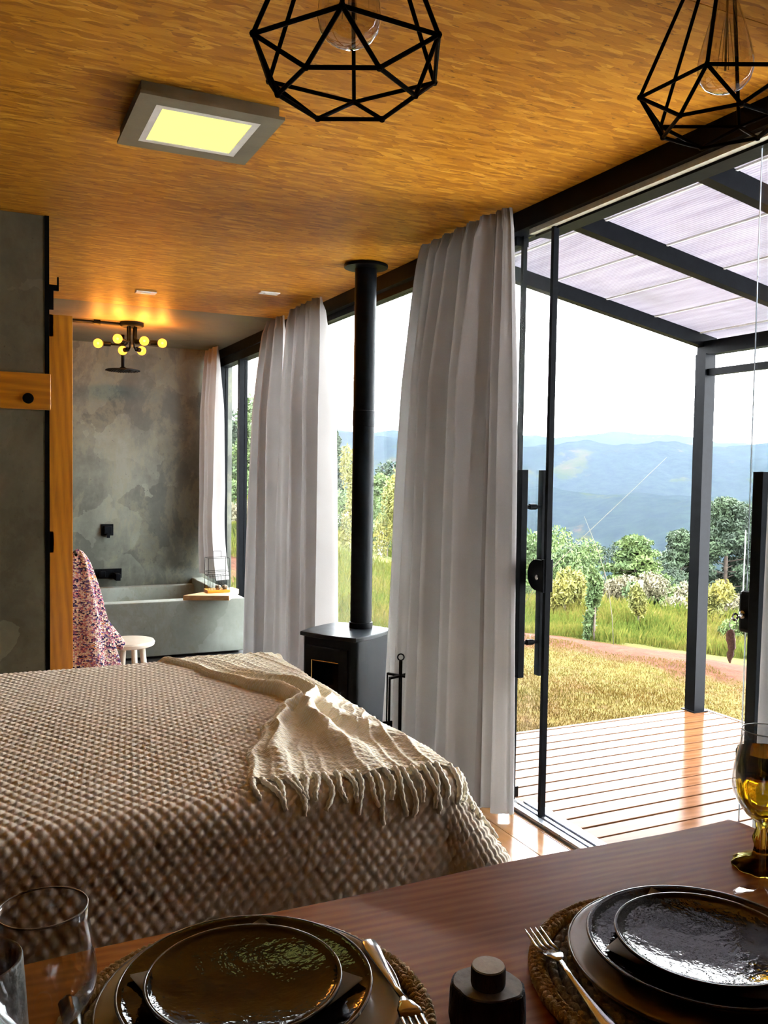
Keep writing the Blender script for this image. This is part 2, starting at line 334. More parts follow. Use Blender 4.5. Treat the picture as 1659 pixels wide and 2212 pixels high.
# ------------------------------------------------------------------ mesh helpers
class MB:
    def __init__(s): s.v = []; s.f = []
    def add(s, vs, fs):
        o = len(s.v); s.v += [tuple(p) for p in vs]; s.f += [tuple(i+o for i in f) for f in fs]; return s
    def box(s, lo, hi, bev=0):
        x0, y0, z0 = lo; x1, y1, z1 = hi
        if not bev:
            return s.add([(x0, y0, z0), (x1, y0, z0), (x1, y1, z0), (x0, y1, z0), (x0, y0, z1), (x1, y0, z1), (x1, y1, z1), (x0, y1, z1)],
                         [(3, 2, 1, 0), (4, 5, 6, 7), (0, 1, 5, 4), (1, 2, 6, 5), (2, 3, 7, 6), (3, 0, 4, 7)])
        bm = bmesh.new(); bmesh.ops.create_cube(bm, size=1)
        for v in bm.verts: v.co = Vector(((x0+x1)/2+v.co.x*(x1-x0), (y0+y1)/2+v.co.y*(y1-y0), (z0+z1)/2+v.co.z*(z1-z0)))
        bmesh.ops.bevel(bm, geom=bm.edges[:], offset=bev, segments=2, affect='EDGES', profile=.5)
        bm.verts.index_update(); s.add([v.co for v in bm.verts], [[v.index for v in f.verts] for f in bm.faces]); bm.free(); return s
    def tube(s, pts, r, seg=8, cap=True, closed=False):
        pts = [Vector(p) for p in pts]; n = len(pts); rs = r if isinstance(r, (list, tuple)) else [r]*n
        vs, fs = [], []; up = None
        for i, p in enumerate(pts):
            if closed: d = pts[(i+1) % n]-pts[i-1]
            else: d = pts[min(i+1, n-1)]-pts[max(i-1, 0)]
            d.normalize()
            if up is None: up = Vector((0, 0, 1)) if abs(d.z) < .9 else Vector((1, 0, 0))
            a = d.cross(up).normalized(); b = d.cross(a).normalized(); up = -b if False else a.cross(d).normalized()
            for k in range(seg):
                t = 2*PI*k/seg; vs.append(p+(a*math.cos(t)+b*math.sin(t))*rs[i])
        m = n if closed else n-1
        for i in range(m):
            for k in range(seg):
                j = (i+1) % n
                fs.append((i*seg+k, i*seg+(k+1) % seg, j*seg+(k+1) % seg, j*seg+k))
        if cap and not closed:
            fs.append(tuple(range(seg-1, -1, -1))); fs.append(tuple((n-1)*seg+k for k in range(seg)))
        return s.add(vs, fs)
    def lathe(s, prof, c=(0, 0, 0), seg=32, fn=None):
        vs, fs = [], []; n = len(prof)
        for i, (r, z) in enumerate(prof):
            for k in range(seg):
                t = 2*PI*k/seg; rr, zz = (r, z) if fn is None else fn(r, z, t)
                vs.append((c[0]+rr*math.cos(t), c[1]+rr*math.sin(t), c[2]+zz))
        for i in range(n-1):
            for k in range(seg):
                fs.append((i*seg+k, i*seg+(k+1) % seg, (i+1)*seg+(k+1) % seg, (i+1)*seg+k))
        if prof[0][0] > 1e-6: fs.append(tuple(range(seg-1, -1, -1)))
        if prof[-1][0] > 1e-6: fs.append(tuple((n-1)*seg+k for k in range(seg)))
        return s.add(vs, fs)
    def prism(s, poly, z0, z1):
        n = len(poly)
        return s.add([(x, y, z0) for x, y in poly]+[(x, y, z1) for x, y in poly],
                     [tuple(range(n-1, -1, -1)), tuple(range(n, 2*n))]+[(i, (i+1) % n, n+(i+1) % n, n+i) for i in range(n)])
    def loft(s, secs, cap=True):
        n = len(secs[0]); vs = [p for sec in secs for p in sec]; fs = []
        for i in range(len(secs)-1):
            for k in range(n): fs.append((i*n+k, i*n+(k+1) % n, (i+1)*n+(k+1) % n, (i+1)*n+k))
        if cap: fs.append(tuple(range(n-1, -1, -1))); fs.append(tuple((len(secs)-1)*n+k for k in range(n)))
        return s.add(vs, fs)
    def grid(s, fn, us, vs_):
        nu, nv = len(us), len(vs_)
        return s.add([fn(u, v) for u in us for v in vs_], [(i*nv+j, (i+1)*nv+j, (i+1)*nv+j+1, i*nv+j+1) for i in range(nu-1) for j in range(nv-1)])
    def build(s, name, mat, parent=None, smooth=False, origin=None, auto=None):
        me = bpy.data.meshes.new(name)
        vs = s.v
        if origin is not None: vs = [(x-origin[0], y-origin[1], z-origin[2]) for x, y, z in s.v]
        me.from_pydata(vs, [], s.f)
        bm = bmesh.new(); bm.from_mesh(me)
        bmesh.ops.remove_doubles(bm, verts=bm.verts, dist=1e-6)
        bmesh.ops.recalc_face_normals(bm, faces=bm.faces); bm.to_mesh(me); bm.free()
        me.materials.append(MATS[mat])
        if smooth or auto:
            for p in me.polygons: p.use_smooth = True
            if auto: me.set_sharp_from_angle(angle=auto)
        o = bpy.data.objects.new(name, me); C.objects.link(o)
        if origin is not None: o.location = origin
        if parent is not None:
            o.parent = parent
            if origin is not None: o.location = Vector(origin)
            else: o.matrix_parent_inverse = parent.matrix_basis.inverted()
        return o
def tag(o, label, cat, group=None, kind=None):
    if label: o['label'] = label
    if cat: o['category'] = cat
    if group: o['group'] = group
    if kind: o['kind'] = kind
    return o
def thing(name, label, cat, loc=(0, 0, 0), group=None, rz=0):
    o = bpy.data.objects.new(name, None); C.objects.link(o); o.location = loc; o.rotation_euler = (0, 0, rz)
    o.empty_display_size = .05
    return tag(o, label, cat, group)
def struct(name, mb, mat, label=None, parent=None, **k):
    o = mb.build(name, mat, parent, **k)
    if parent is None:
        o['kind'] = 'structure'
        if label: o['label'] = label
    return o
def lin(a, b, n): return [a+(b-a)*i/(n-1) for i in range(n)]
def smst(t): t = max(0, min(1, t)); return t*t*(3-2*t)
A30 = math.radians(35)

# ------------------------------------------------------------------ room shell
H = 2.45; XW = 2.01; XL = -.95; YB = -1.7; YF = 7.85
fl = struct('floor', MB().box((XL, YB, -.12), (2.13, YF, -.018)), 'dark_wall', 'orange varnished timber floor of the cabin')
k = 0; x = XL
while x < 2.0:
    x1 = min(x+.128, 2.012)
    MB().box((x+.0012, YB, -.018), (x1-.0012, 5.6, 0), .0012).build('plank', 'floor_wood', fl); x = x1
cl = struct('ceiling', MB().box((XL, YB, H+.012), (2.15, YF, H+.1)), 'dark_wall', 'ceiling of orange oriented strand boards')
ys = [YB, -.91, .31, 1.53, 2.752, 3.995, 5.215, 5.95]
for a, b in zip(ys[:-1], ys[1:]):
    MB().box((XL, a+.0012, H), (2.15, b-.0012, H+.012)).build('strand_board', 'osb_board' if b > .2 else 'dark_wall', cl)  # rearmost board, out of view, made dark to cut light bounced onto the bed
MB().box((XL, 5.951, H), (2.15, YF, H+.012)).build('cement_board', 'ceiling_cement', cl)
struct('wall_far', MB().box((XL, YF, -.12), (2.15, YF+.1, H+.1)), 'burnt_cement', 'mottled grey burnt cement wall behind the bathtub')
struct('wall_left', MB().box((XL-.1, YB, -.12), (XL, YF+.1, H+.1)), 'dark_wall', 'dark left wall')
struct('wall_near', MB().box((XL, YB-.1, -.12), (2.15, YB, H+.1)), 'dark_wall', 'dark wall behind the table')
struct('wall_right', MB().box((2.03, YB, -.12), (2.13, .78, 2.37)), 'dark_wall', 'dark wall beside the terrace door')
# partition with black steel end
pt = struct('wall_partition', MB().box((XL, 4.03, 0), (.284, 4.15, H)), 'partition_cement', 'dark cement partition wall at the left of the bed')
MB().box((.284, 4.022, 0), (.302, 4.158, H)).build('steel_edge', 'black_metal', pt)
# header beam and tracks
hb = struct('trim_1', MB().box((XW, YB, 2.372), (2.15, YF, H)), 'black_metal', 'black steel header beam above the windows')
MB().box((2.035, .78, 2.352), (2.060, 2.99, 2.372)).build('seal_strip', 'light_seal', hb)
MB().box((2.065, .78, 2.345), (2.14, 2.99, 2.372)).build('upper_track', 'black_metal', hb)
tr = struct('trim_2', MB().box((2.018, .78, -.05), (2.135, 3.02, .004)), 'aluminium', 'aluminium sliding door track on the floor')
for x0, x1 in ((2.018, 2.046), (2.058, 2.074), (2.090, 2.135)):
    MB().box((x0, .78, .004), (x1, 3.02, .016), .002).build('track_rail', 'aluminium', tr)
for x0, x1 in ((2.046, 2.058), (2.074, 2.090)):
    MB().box((x0, .78, .003), (x1, 3.02, .007)).build('track_groove', 'black_matte', tr)

def pane(parent, y0, y1, z0, z1, x, name='pane'):
    return MB().box((x-.004, y0, z0), (x+.004, y1, z1)).build(name, 'window_glass', parent)
# fixed window (bedroom)
w1 = struct('window_1', MB().box((2.074, 3.085, 0), (2.092, 3.103, 2.372)), 'black_metal', 'tall fixed window behind the stove')
MB().box((2.04, 3.103, 0), (2.12, 5.93, .045)).build('sill_rail', 'black_metal', w1)
MB().box((2.04, 5.93, 0), (2.12, 5.98, 2.372)).build('mullion', 'black_metal', w1)
MB().box((2.05, 3.103, 2.335), (2.11, 5.93, 2.372)).build('head_rail', 'black_metal', w1)
pane(w1, 3.103, 5.93, .045, 2.335, 2.085)
# bathroom window
w2 = struct('window_2', MB().box((2.03, 5.98, 0), (2.12, YF, .05)), 'black_metal', 'black framed bathroom window')
MB().box((2.03, 5.98, 2.305), (2.12, YF, 2.372)).build('head_rail', 'black_metal', w2)
for y0, y1 in ((5.98, 6.03), (6.40, 6.44), (7.185, 7.245), (YF-.04, YF)):
    MB().box((2.03, y0, .05), (2.10, y1, 2.305)).build('mullion', 'black_metal', w2)
for y0, y1 in ((6.03, 6.40), (6.44, 7.185), (7.245, YF-.04)): pane(w2, y0, y1, .05, 2.305, 2.075)

# glass sliding leaves with handles
def leaf(name, label, ye, yo, x, prof):
    d = thing(name, label, None, (x, (ye+yo)/2, .02)); d['kind'] = 'structure'
    s = 1 if yo > ye else -1
    MB().box((x-.005, min(ye, yo), .02), (x+.005, max(ye, yo), 2.35)).build('pane', 'window_glass', d)
    if prof: MB().box((x-.012, ye-.009, .012), (x+.012, ye+.009, 2.352)).build('edge_profile', 'black_metal', d)
    else: MB().box((x-.002, ye-.0008, .02), (x+.002, ye+.0008, 2.35)).build('polished_edge', 'aluminium', d)
    return d
XG = 2.062
d1 = leaf('door_1', 'open glass sliding leaf with tall black bar handles beside the grey curtain', 2.852, 3.95, XG, True)
def bar_handle(par, y, x, z0, z1, zs):
    h = MB().box((x-.066, y-.018, z0), (x-.036, y+.018, z1), .002).build('handle', 'black_metal', par)
    h2 = MB().box((x+.036, y-.016, z0), (x+.062, y+.016, z1), .002).build('handle', 'black_metal', par)
    for z in zs:
        MB().tube([(x-.04, y, z), (x-.015, y, z), (x-.015, y, z), (x+.015, y, z), (x+.015, y, z), (x+.04, y, z)], [.008, .008, .012, .012, .008, .008], 12).build('standoff', 'black_metal', h, auto=A30)
bar_handle(d1, 2.962, XG, .56, 1.405, (.70, 1.255))
def lock_body(par, ye, s, z, x, R=.055, keys=False):
    # half-round plate lock clamped on the glass edge; s = direction into the leaf
    poly = [(ye, z-R), (ye, z+R)]+[(ye+s*(.045+(R)*math.cos(t)*.95), z+R*math.sin(t)) for t in lin(PI/2, -PI/2, 12)]
    m = MB()
    for x0, x1 in ((x-.022, x-.006), (x+.006, x+.022)):
        n = len(poly); m.add([(x0, p[0], p[1]) for p in poly]+[(x1, p[0], p[1]) for p in poly], [tuple(range(n)), tuple(range(2*n-1, n-1, -1))]+[(i, (i+1) % n, n+(i+1) % n, n+i) for i in range(n)])
    o = m.build('lock', 'black_metal', par)
    MB().box((x-.024, ye-.006, z-R-.004), (x+.024, ye+.008, z+R+.004), .002).build('strike_plate', 'black_metal', o)
    MB().lathe([(0.0, 0), (.011, 0), (.011, .008), (.007, .010), (0, .010)], seg=16).build('cylinder', 'steel', o).matrix_basis = Matrix.Translation((x-.022, ye+s*.03, z-.008)) @ Matrix.Rotation(-PI/2, 4, 'Y')
    return o
lock_body(d1, 2.852, 1, .985, XG, .062)
XG2 = 2.085
d2 = leaf('door_2', 'closed glass sliding leaf with keys in its lock at the right edge', 1.885, .79, XG2, False)
bar_handle(d2, 1.80, XG2, .56, 1.405, (.70, 1.255))
m = MB().box((XG2-.03, 1.80, .93), (XG2-.006, 1.89, 1.055), .012); m.box((XG2+.006, 1.80, .93), (XG2+.03, 1.89, 1.055), .012)
lk = m.build('lock', 'black_metal', d2)
MB().lathe([(0, 0), (.012, 0), (.012, .008), (.006, .012), (0, .012)], seg=16).build('cylinder', 'steel', lk).matrix_basis = Matrix.Translation((XG2-.03, 1.865, .985)) @ Matrix.Rotation(-PI/2, 4, 'Y')

# key ring in the right lock
kx, ky, kz = XG2-.05, 1.872, .978
kr = thing('key_ring', 'key in the right lock with a pink woven fob hanging below', 'keys', (kx, ky, kz-.03))
m = MB().box((kx-.008, ky-.001, kz-.003), (kx+.014, ky+.001, kz+.003)); m.lathe([(.0, -.001), (.011, -.001), (.011, .001), (0, .001)], (0, 0, 0), 16)
mk = MB().box((kx, ky-.0012, kz-.003), (kx+.014, ky+.0012, kz+.003)); mk.tube([(kx-.008+.010*math.cos(t), ky, kz+.010*math.sin(t)) for t in lin(0, 2*PI, 17)[:-1]], .003, 6, closed=True)
mk.build('key', 'steel', kr)
MB().tube([(kx-.010, ky+.014*math.cos(t)+.004, kz-.022+.018*math.sin(t)) for t in lin(0, 2*PI, 21)[:-1]], .0014, 6, closed=True).build('split_ring', 'steel', kr, smooth=True)
MB().tube([(kx-.012, ky+.008+.003*math.sin(z*90), kz-.038-z) for z in lin(0, .10, 14)], [.004, .011, .013, .012, .014, .012, .011, .012, .007, .010, .010, .008, .005, .002], 8).build('woven_fob', 'pink_cord', kr, smooth=True)

# ------------------------------------------------------------------ terrace
ZD = -.03; X0, X1 = 2.137, 4.05
yd = 3.975
dk = struct('floor_terrace', MB().box((X0, -1.2, -.30), (X1-.03, yd-.03, ZD-.03)), 'dark_wall', 'wet timber deck outside the glass door')
MB().box((X0, yd-.028, -.2), (X1, yd, ZD+.002), .002).build('edge_board', 'deck_wood', dk)
MB().box((X1-.028, -1.2, -.2), (X1, yd-.03, ZD+.002), .002).build('edge_board', 'deck_wood', dk)
y = yd-.032; bme = None
while y > -1.1:
    b = MB().box((X0, -.0890, -.025), (X1-.031, 0, 0), .002)
    if bme is None:
        o = b.build('deck_board', 'deck_wood', dk); bme = o.data
    else:
        o = bpy.data.objects.new('deck_board', bme); C.objects.link(o); o.parent = dk
    o.location = (0, y, ZD+rnd.uniform(-.001, .001)); o.rotation_euler = (rnd.uniform(-.006, .006), 0, 0)
    y -= .0977
struct('added_shade_wall', MB().box((2.22, 1.50, ZD), (4.03, 1.60, 1.95)), 'dark_wall', 'added dark wall out of view, blocking light from the right')  # added unseen blocker, keeps side light off the near bed side
# canopy: sloping steel frame with polycarbonate sheets
zr = lambda x: 2.4942-.18427*(x-2.1)
cn = thing('terrace_canopy', 'sloping terrace canopy of pale polycarbonate on dark steel beams', 'canopy', (3.0, 2.0, 2.3))
def beam(y, wd=.05, ht=.075):
    pts = []
    for x in (2.15, 4.03):
        pts.append([(x, y-wd/2, zr(x)), (x, y+wd/2, zr(x)), (x, y+wd/2, zr(x)+ht), (x, y-wd/2, zr(x)+ht)])
    MB().loft(pts).build('rafter', 'black_metal', cn)
for y in (3.955, 3.115, 2.395, 1.67, .95, .23): beam(y)
MB().box((3.93, -.4, zr(4.0)-.035), (4.0, 3.985, zr(4.0)+.045)).build('front_beam', 'black_metal', cn)
MB().box((3.94, -.4, 1.985), (3.98, 3.93, 2.025)).build('front_rail', 'black_metal', cn)
MB().box((2.15, -.4, zr(2.15)+.01), (2.19, 3.985, zr(2.15)+.085)).build('wall_plate', 'black_metal', cn)
xs = [2.15, 2.50, 2.85, 3.20, 3.55, 3.90, 4.10]
for a, b in zip(xs[:-1], xs[1:]):
    za, zb = zr(a+.004)+.078, zr(b-.004)+.078
    MB().add([(a+.004, -.4, za), (b-.004, -.4, zb), (b-.004, 3.99, zb), (a+.004, 3.99, za), (a+.004, -.4, za+.01), (b-.004, -.4, zb+.01), (b-.004, 3.99, zb+.01), (a+.004, 3.99, za+.01)],
             [(3, 2, 1, 0), (4, 5, 6, 7), (0, 1, 5, 4), (1, 2, 6, 5), (2, 3, 7, 6), (3, 0, 4, 7)]).build('roof_sheet', 'polycarbonate', cn)
for xj in xs[1:-1]:
    MB().loft([[(xj-.006, y, zr(xj)+.070), (xj+.006, y, zr(xj)+.070), (xj+.006, y, zr(xj)+.078), (xj-.006, y, zr(xj)+.078)] for y in (-.4, 3.99)]).build('joint_strip', 'white_paint', cn)
for y in (3.945, .0):
    ps = MB().box((3.92, y-.04, ZD), (4.0, y+.04, zr(4.0)-.03)).build('post', 'black_metal', cn)
    MB().box((3.905, y-.055, ZD), (4.015, y+.055, ZD+.006)).build('foot_plate', 'black_metal', ps)

# ------------------------------------------------------------------ bed, bedspread, throw
bed = thing('bed', 'low wide bed under the quilted beige spread', 'bed', (.2, 2.8, 0))
MB().box((-.80, 2.02, .06), (1.14, 3.56, .28), .01).build('bed_base', 'dark_wall', bed)
MB().box((-.80, 2.03, .28), (1.13, 3.56, .56), .04).build('mattress', 'mattress_fabric', bed)
for px, py in ((-.7, 2.12), (1.02, 2.12), (-.7, 3.45), (1.02, 3.45)):
    MB().box((px-.04, py-.04, 0), (px+.04, py+.04, .06)).build('leg', 'black_matte', bed)
BX1, BY0, BY1, BZ, BR = 1.20, 1.965, 3.615, .602, .085
def drape(a, b, off=0.0):
    ax, b0, b1 = BX1-BR, BY0+BR, BY1-BR
    dx = max(a-ax, 0); dy = (b-b1) if b > b1 else ((b-b0) if b < b0 else 0)
    s = math.hypot(dx, dy); qx, qy = min(a, ax), min(max(b, b0), b1)
    sag = .012*mn.noise(Vector((a*1.7, b*1.7, 3.1)))
    if s < 1e-9: return Vector((qx, qy, BZ+sag+off)), Vector((0, 0, 1))
    ux, uy = dx/s, dy/s; L = BR*PI/2
    if s < L:
        t = s/BR; h = BR*math.sin(t); g = BR*(1-math.cos(t)); n = (math.sin(t), math.cos(t))
    else:
        e = s-L; fl = .16+.42*abs(2*ux*uy)+.14*abs(ux); h = BR+fl*e; g = BR+e/math.sqrt(1+fl*fl); n = (1, fl)
    p = Vector((qx+ux*h, qy+uy*h, BZ-g+sag*max(0, 1-s/L)))
    nn = Vector((ux*n[0], uy*n[0], n[1])).normalized()
    p += nn*off
    if p.z < .012+max(off, 0): p.z = .012+max(off, 0)
    return p, nn
def quilt(a, b):
    ca, sa = math.cos(.16), math.sin(.16)
    u = (a*ca-b*sa)/.034; v = (a*sa+b*ca)/.040
    wob = .10*mn.noise(Vector((a*6, b*6, 0)))
    p, q = math.sin(PI*(u+v+wob)), math.sin(PI*(u-v+wob))
    return .0085*(abs(p*q)**.50)-.004
def spread_pt(a, b):
    p, n = drape(a, b)
    s = max(a-BX1, 0)
    fold = 0
    if b < BY0: fold = .012*math.sin(a*9)*min(1, (BY0-b)/.3)
    return p+n*(quilt(a, b)+.006)+Vector((0, -fold, 0))
def frange(a, b, st): n = max(2, int(round((b-a)/st))+1); return lin(a, b, n)
sp = MB().grid(spread_pt, frange(-.80, -.06, .04)+frange(-.054, BX1+.47, .0050)[0:], frange(BY0-.50, BY0-.22, .03)+frange(BY0-.21, BY1, .0050)+frange(BY1+.02, BY1+.5, .04))
tag(sp.build('bedspread', 'bed_quilt', smooth=True), 'beige quilted bedspread covering the whole bed', 'bedspread')

tw = thing('throw_blanket', 'cream ribbed knit throw bunched across the foot of the bed', 'blanket', (1.0, 2.7, .6))
def pl(pts, x):
    if x <= pts[0][0]: return pts[0][1]
    for (a, fa), (b, fb) in zip(pts[:-1], pts[1:]):
        if x <= b: return fa+(fb-fa)*smst((x-a)/(b-a))
    return pts[-1][1]
LB = [(1.9, .60), (2.08, .615), (2.26, .66), (2.46, .76), (2.60, .85), (2.72, .955), (2.86, .945), (3.05, .865), (3.30, .785), (3.66, .655), (3.9, .60)]
def hem(u): return 2.085-.10*u-.03*math.sin(u*5)
NR = 21
def throw_pt(u, v):
    b = hem(u)+(3.90-hem(u))*v
    aL = pl(LB, b)
    a = aL+(1.60-aL)*u
    pin = math.exp(-((b-2.72)/.20)**2); spread = 1-pin
    f = (u*NR) % 1.0
    cord = math.exp(-((f-.5)/.15)**2)
    ribs = (.0052 if u > .36 else .0030)*cord*(1+.20*math.sin(b*230+u*9))+.0016*math.sin(b*170+math.sin(f*2*PI)*1.8)*(1-cord)
    h = .010+ribs
    h += (.008+.022*pin)*math.exp(-((u-.025)/.022)**2)
    if b < 2.72:     # fan of folds running from the pinch to the hem
        t = (2.72-b)/.65; w_ = math.exp(-(max(0, t-.15)/.75)**2)
        for uc, ue, am, wd in ((.05, .10, .036, .026), (.125, .33, .060, .040), (.21, .52, .030, .045)):
            h += am*w_*math.exp(-((u-(uc+(ue-uc)*smst(t*1.1)))/(wd*(.75+.6*t)))**2)
    else:            # long soft roll towards the far edge
        t = (b-2.72)/.95; w_ = math.exp(-(t/.55)**2)
        for uc, ue, am, wd in ((.05, .03, .036, .026), (.125, .17, .058, .040), (.21, .28, .030, .045)):
            h += am*w_*math.exp(-((u-(uc+(ue-uc)*smst(t*1.2)))/(wd*(.75+.9*t)))**2)
    h += .004*mn.noise(Vector((a*5, b*5, 1)))
    if u < .006: h = .004
    return drape(a, b+.010*math.sin(u*40)*max(0, 1-v*14), h)[0]
mb = MB().grid(throw_pt, lin(0, 1, 380), lin(0, 1, 300))
o = mb.build('knit_cloth', 'knit_wool', tw, smooth=True)
nt = 36
for i in range(nt):
    u = .015+.93*i/(nt-1)+rnd.uniform(-.006, .006)
    b0 = hem(u); aL = pl(LB, b0); a0 = aL+(1.60-aL)*u
    L = rnd.uniform(.065, .125); sw = rnd.uniform(-.02, .02); ph = rnd.uniform(0, 6)
    pts = []; rs = []
    for j in range(22):
        t = j/21
        pts.append(drape(a0+sw*t*t+.012*math.sin(t*5+ph)*t, b0+.015-(L+.015)*t, .016-.004*t)[0])
        rs.append(.0070*(1+.20*math.sin(t*40+ph))*(1 if t < .92 else .75))
    MB().tube(pts, rs, 7).build('tassel', 'fringe_wool', tw, smooth=True)
# small loop of yarn at the far corner
p0 = drape(1.2, 3.6, .02)[0]
MB().tube([p0+Vector((.018*math.cos(t), 0, .022+.022*math.sin(t))) for t in lin(0, 2*PI, 17)[:-1]], .006, 6, closed=True).build('corner_loop', 'fringe_wool', tw, smooth=True)

# ------------------------------------------------------------------ stove, flue, fire tools
SC = Vector((1.745, 4.14, 0)); sa = math.atan2(-.83, .55)     # local x runs along the front face, local y to the back
def sl(x, y, z):
    return (SC.x+x*math.cos(sa)-y*math.sin(sa)*1.0, SC.y+x*math.sin(sa)+y*math.cos(sa), z)
# local +x = towards the front-right corner, front face is at local y = -hw after the check below
fn = Vector((-.83, -.55, 0)); ft = Vector((.55, -.83, 0))
def sp_(t, n, z): q = SC+ft*t+fn*n; return (q.x, q.y, z)
st = thing('wood_stove', 'black cast iron wood stove with glass door beside the bed', 'stove', (SC.x, SC.y, 0))
hw = .166
def rounded(hw, hd, r, n=6, bulge=0):
    out = []
    for cx, cy, a0 in ((hw-r, hd-r, 0), (-hw+r, hd-r, PI/2), (-hw+r, -hd+r, PI), (hw-r, -hd+r, 1.5*PI)):
        for k in range(n+1):
            a = a0+PI/2*k/n; out.append((cx+r*math.cos(a), cy+r*math.sin(a)))
    return out
bod = rounded(hw, hw, .035)
MB().loft([[sp_(t, n, z) for t, n in bod] for z in (.05, .55)]).build('body', 'stove_metal', st, auto=A30)
def bul(t, n, k): 
    m = max(abs(t), abs(n)); return (t*(1+k*(1-(n/hw)**2 if abs(t) >= abs(n) else 0)), n*(1+k*(1-(t/hw)**2 if abs(n) >= abs(t) else 0)))
topo = []
for e in range(4):
    for k in range(10):
        s_ = -1+2*k/10; q = [(1, s_), (-s_, 1), (-1, -s_), (s_, -1)][e]
        topo.append(bul(q[0]*.172, q[1]*.172, .10))
MB().loft([[sp_(t*sc, n*sc, z) for t, n in topo] for z, sc in ((.548, .97), (.551, 1.0), (.566, 1.0), (.570, .985))]).build('top_plate', 'stove_top_metal', st, auto=A30)
dr = MB().loft([[sp_(t, hw+.001+d, z) for t, z in [(-.125, .10), (.125, .10), (.125, .505), (-.125, .505)]] for d in (0, .012)]).build('door', 'stove_metal', st)
gp = [(-.085, .16), (.075, .16), (.075, .43), (-.085, .43)]
MB().loft([[sp_(t, hw+.013+d, z) for t, z in gp] for d in (0, .002)]).build('glass', 'stove_glass', dr)
fr = MB()
for a_, b_ in (((-.088, .16), (-.088, .436)), ((-.088, .436), (.075, .436))):
    fr.tube([sp_(a_[0], hw+.016, a_[1]), sp_(b_[0], hw+.016, b_[1])], .0022, 6)
fr.build('glass_trim', 'brass', dr)
MB().tube([sp_(.105, hw+.012, .30), sp_(.105, hw+.04, .30), sp_(.105, hw+.04, .22)], .007, 8).build('door_handle', 'steel_dark', dr, smooth=True)
MB().loft([[sp_(t*.93, n*.93, z) for t, n in bod] for z in (0, .05)]).build('plinth', 'stove_metal', st)
fx, fy = 1.84, 4.172
fp = thing('flue_pipe', 'tall black flue pipe rising from the stove to the ceiling', 'flue pipe', (fx, fy, .571))
MB().lathe([(.062, .571), (.062, .60), (.056, .602), (.056, 1.62), (.0575, 1.622), (.0575, 1.70), (.056, 1.702), (.056, 2.44)], (fx, fy, 0), 32).build('pipe', 'black_metal', fp, auto=A30)
MB().lathe([(.057, 2.425), (.112, 2.432), (.114, 2.436), (.114, 2.446), (.057, 2.449)], (fx, fy, 0), 40).build('ceiling_flange', 'black_metal', fp, auto=A30)
ft_ = thing('fire_tool_set', 'black iron fire tool stand beside the stove', 'fire tools', (1.83, 3.66, 0))
tx, ty = 1.82, 3.655
MB().lathe([(0, 0), (.085, 0), (.085, .008), (.02, .014), (.0, .014)], (tx, ty, 0), 24).build('base', 'black_matte', ft_, auto=A30)
m = MB().tube([(tx, ty, .01), (tx, ty, .50)], .0085, 10); m.build('pole', 'black_matte', ft_, smooth=True)
MB().tube([Vector((tx, ty, .518))+(rgt*math.cos(t)+Vector((0, 0, 1))*math.sin(t))*.015 for t in lin(0, 2*PI, 21)[:-1]], .0035, 6, closed=True).build('ring', 'black_matte', ft_, smooth=True)
for s_, dd in ((0, Vector((.9, .35, 0))), (1, Vector((.5, -.85, 0))), (2, Vector((-.9, -.35, 0))), (3, Vector((-.5, .85, 0)))):
    dd.normalize(); c = Vector((tx, ty, .43)); e = c+dd*.075
    MB().box((-.007, 0, -.005), (.007, .075, .005)).build('arm', 'black_matte', ft_).matrix_basis = Matrix.Translation(c) @ Matrix.Rotation(math.atan2(dd.y, dd.x)-PI/2, 4, 'Z')
    if s_ == 1:
        pk = MB().tube([e+Vector((0, 0, -.02))+(rgt*math.cos(t)+Vector((0, 0, 1))*math.sin(t)*1.2)*.016 for t in lin(-PI/2+.2, 1.5*PI-.2, 18)], .0022, 6)
        pk.tube([e+Vector((0, 0, -.04)), e+Vector((.002, 0, -.2)), e+Vector((.008, 0, -.36))], .0026, 6); pk.build('poker', 'black_matte', ft_, smooth=True)
    if s_ == 2:
        br = MB().tube([e+Vector((0, 0, .0)), e+Vector((0, 0, -.22))], .006, 8); br.lathe([(0, .10), (.016, .10), (.022, .13), (.018, .20), (0, .21)], (e.x, e.y, 0), 14); br.build('brush', 'black_matte', ft_, auto=A30)
    if s_ == 3:
        sv = MB().tube([e, e+Vector((0, 0, -.24))], .004, 8); sv.box((e.x-.03, e.y-.004, .09), (e.x+.03, e.y+.004, .20), .003); sv.build('shovel', 'black_matte', ft_)

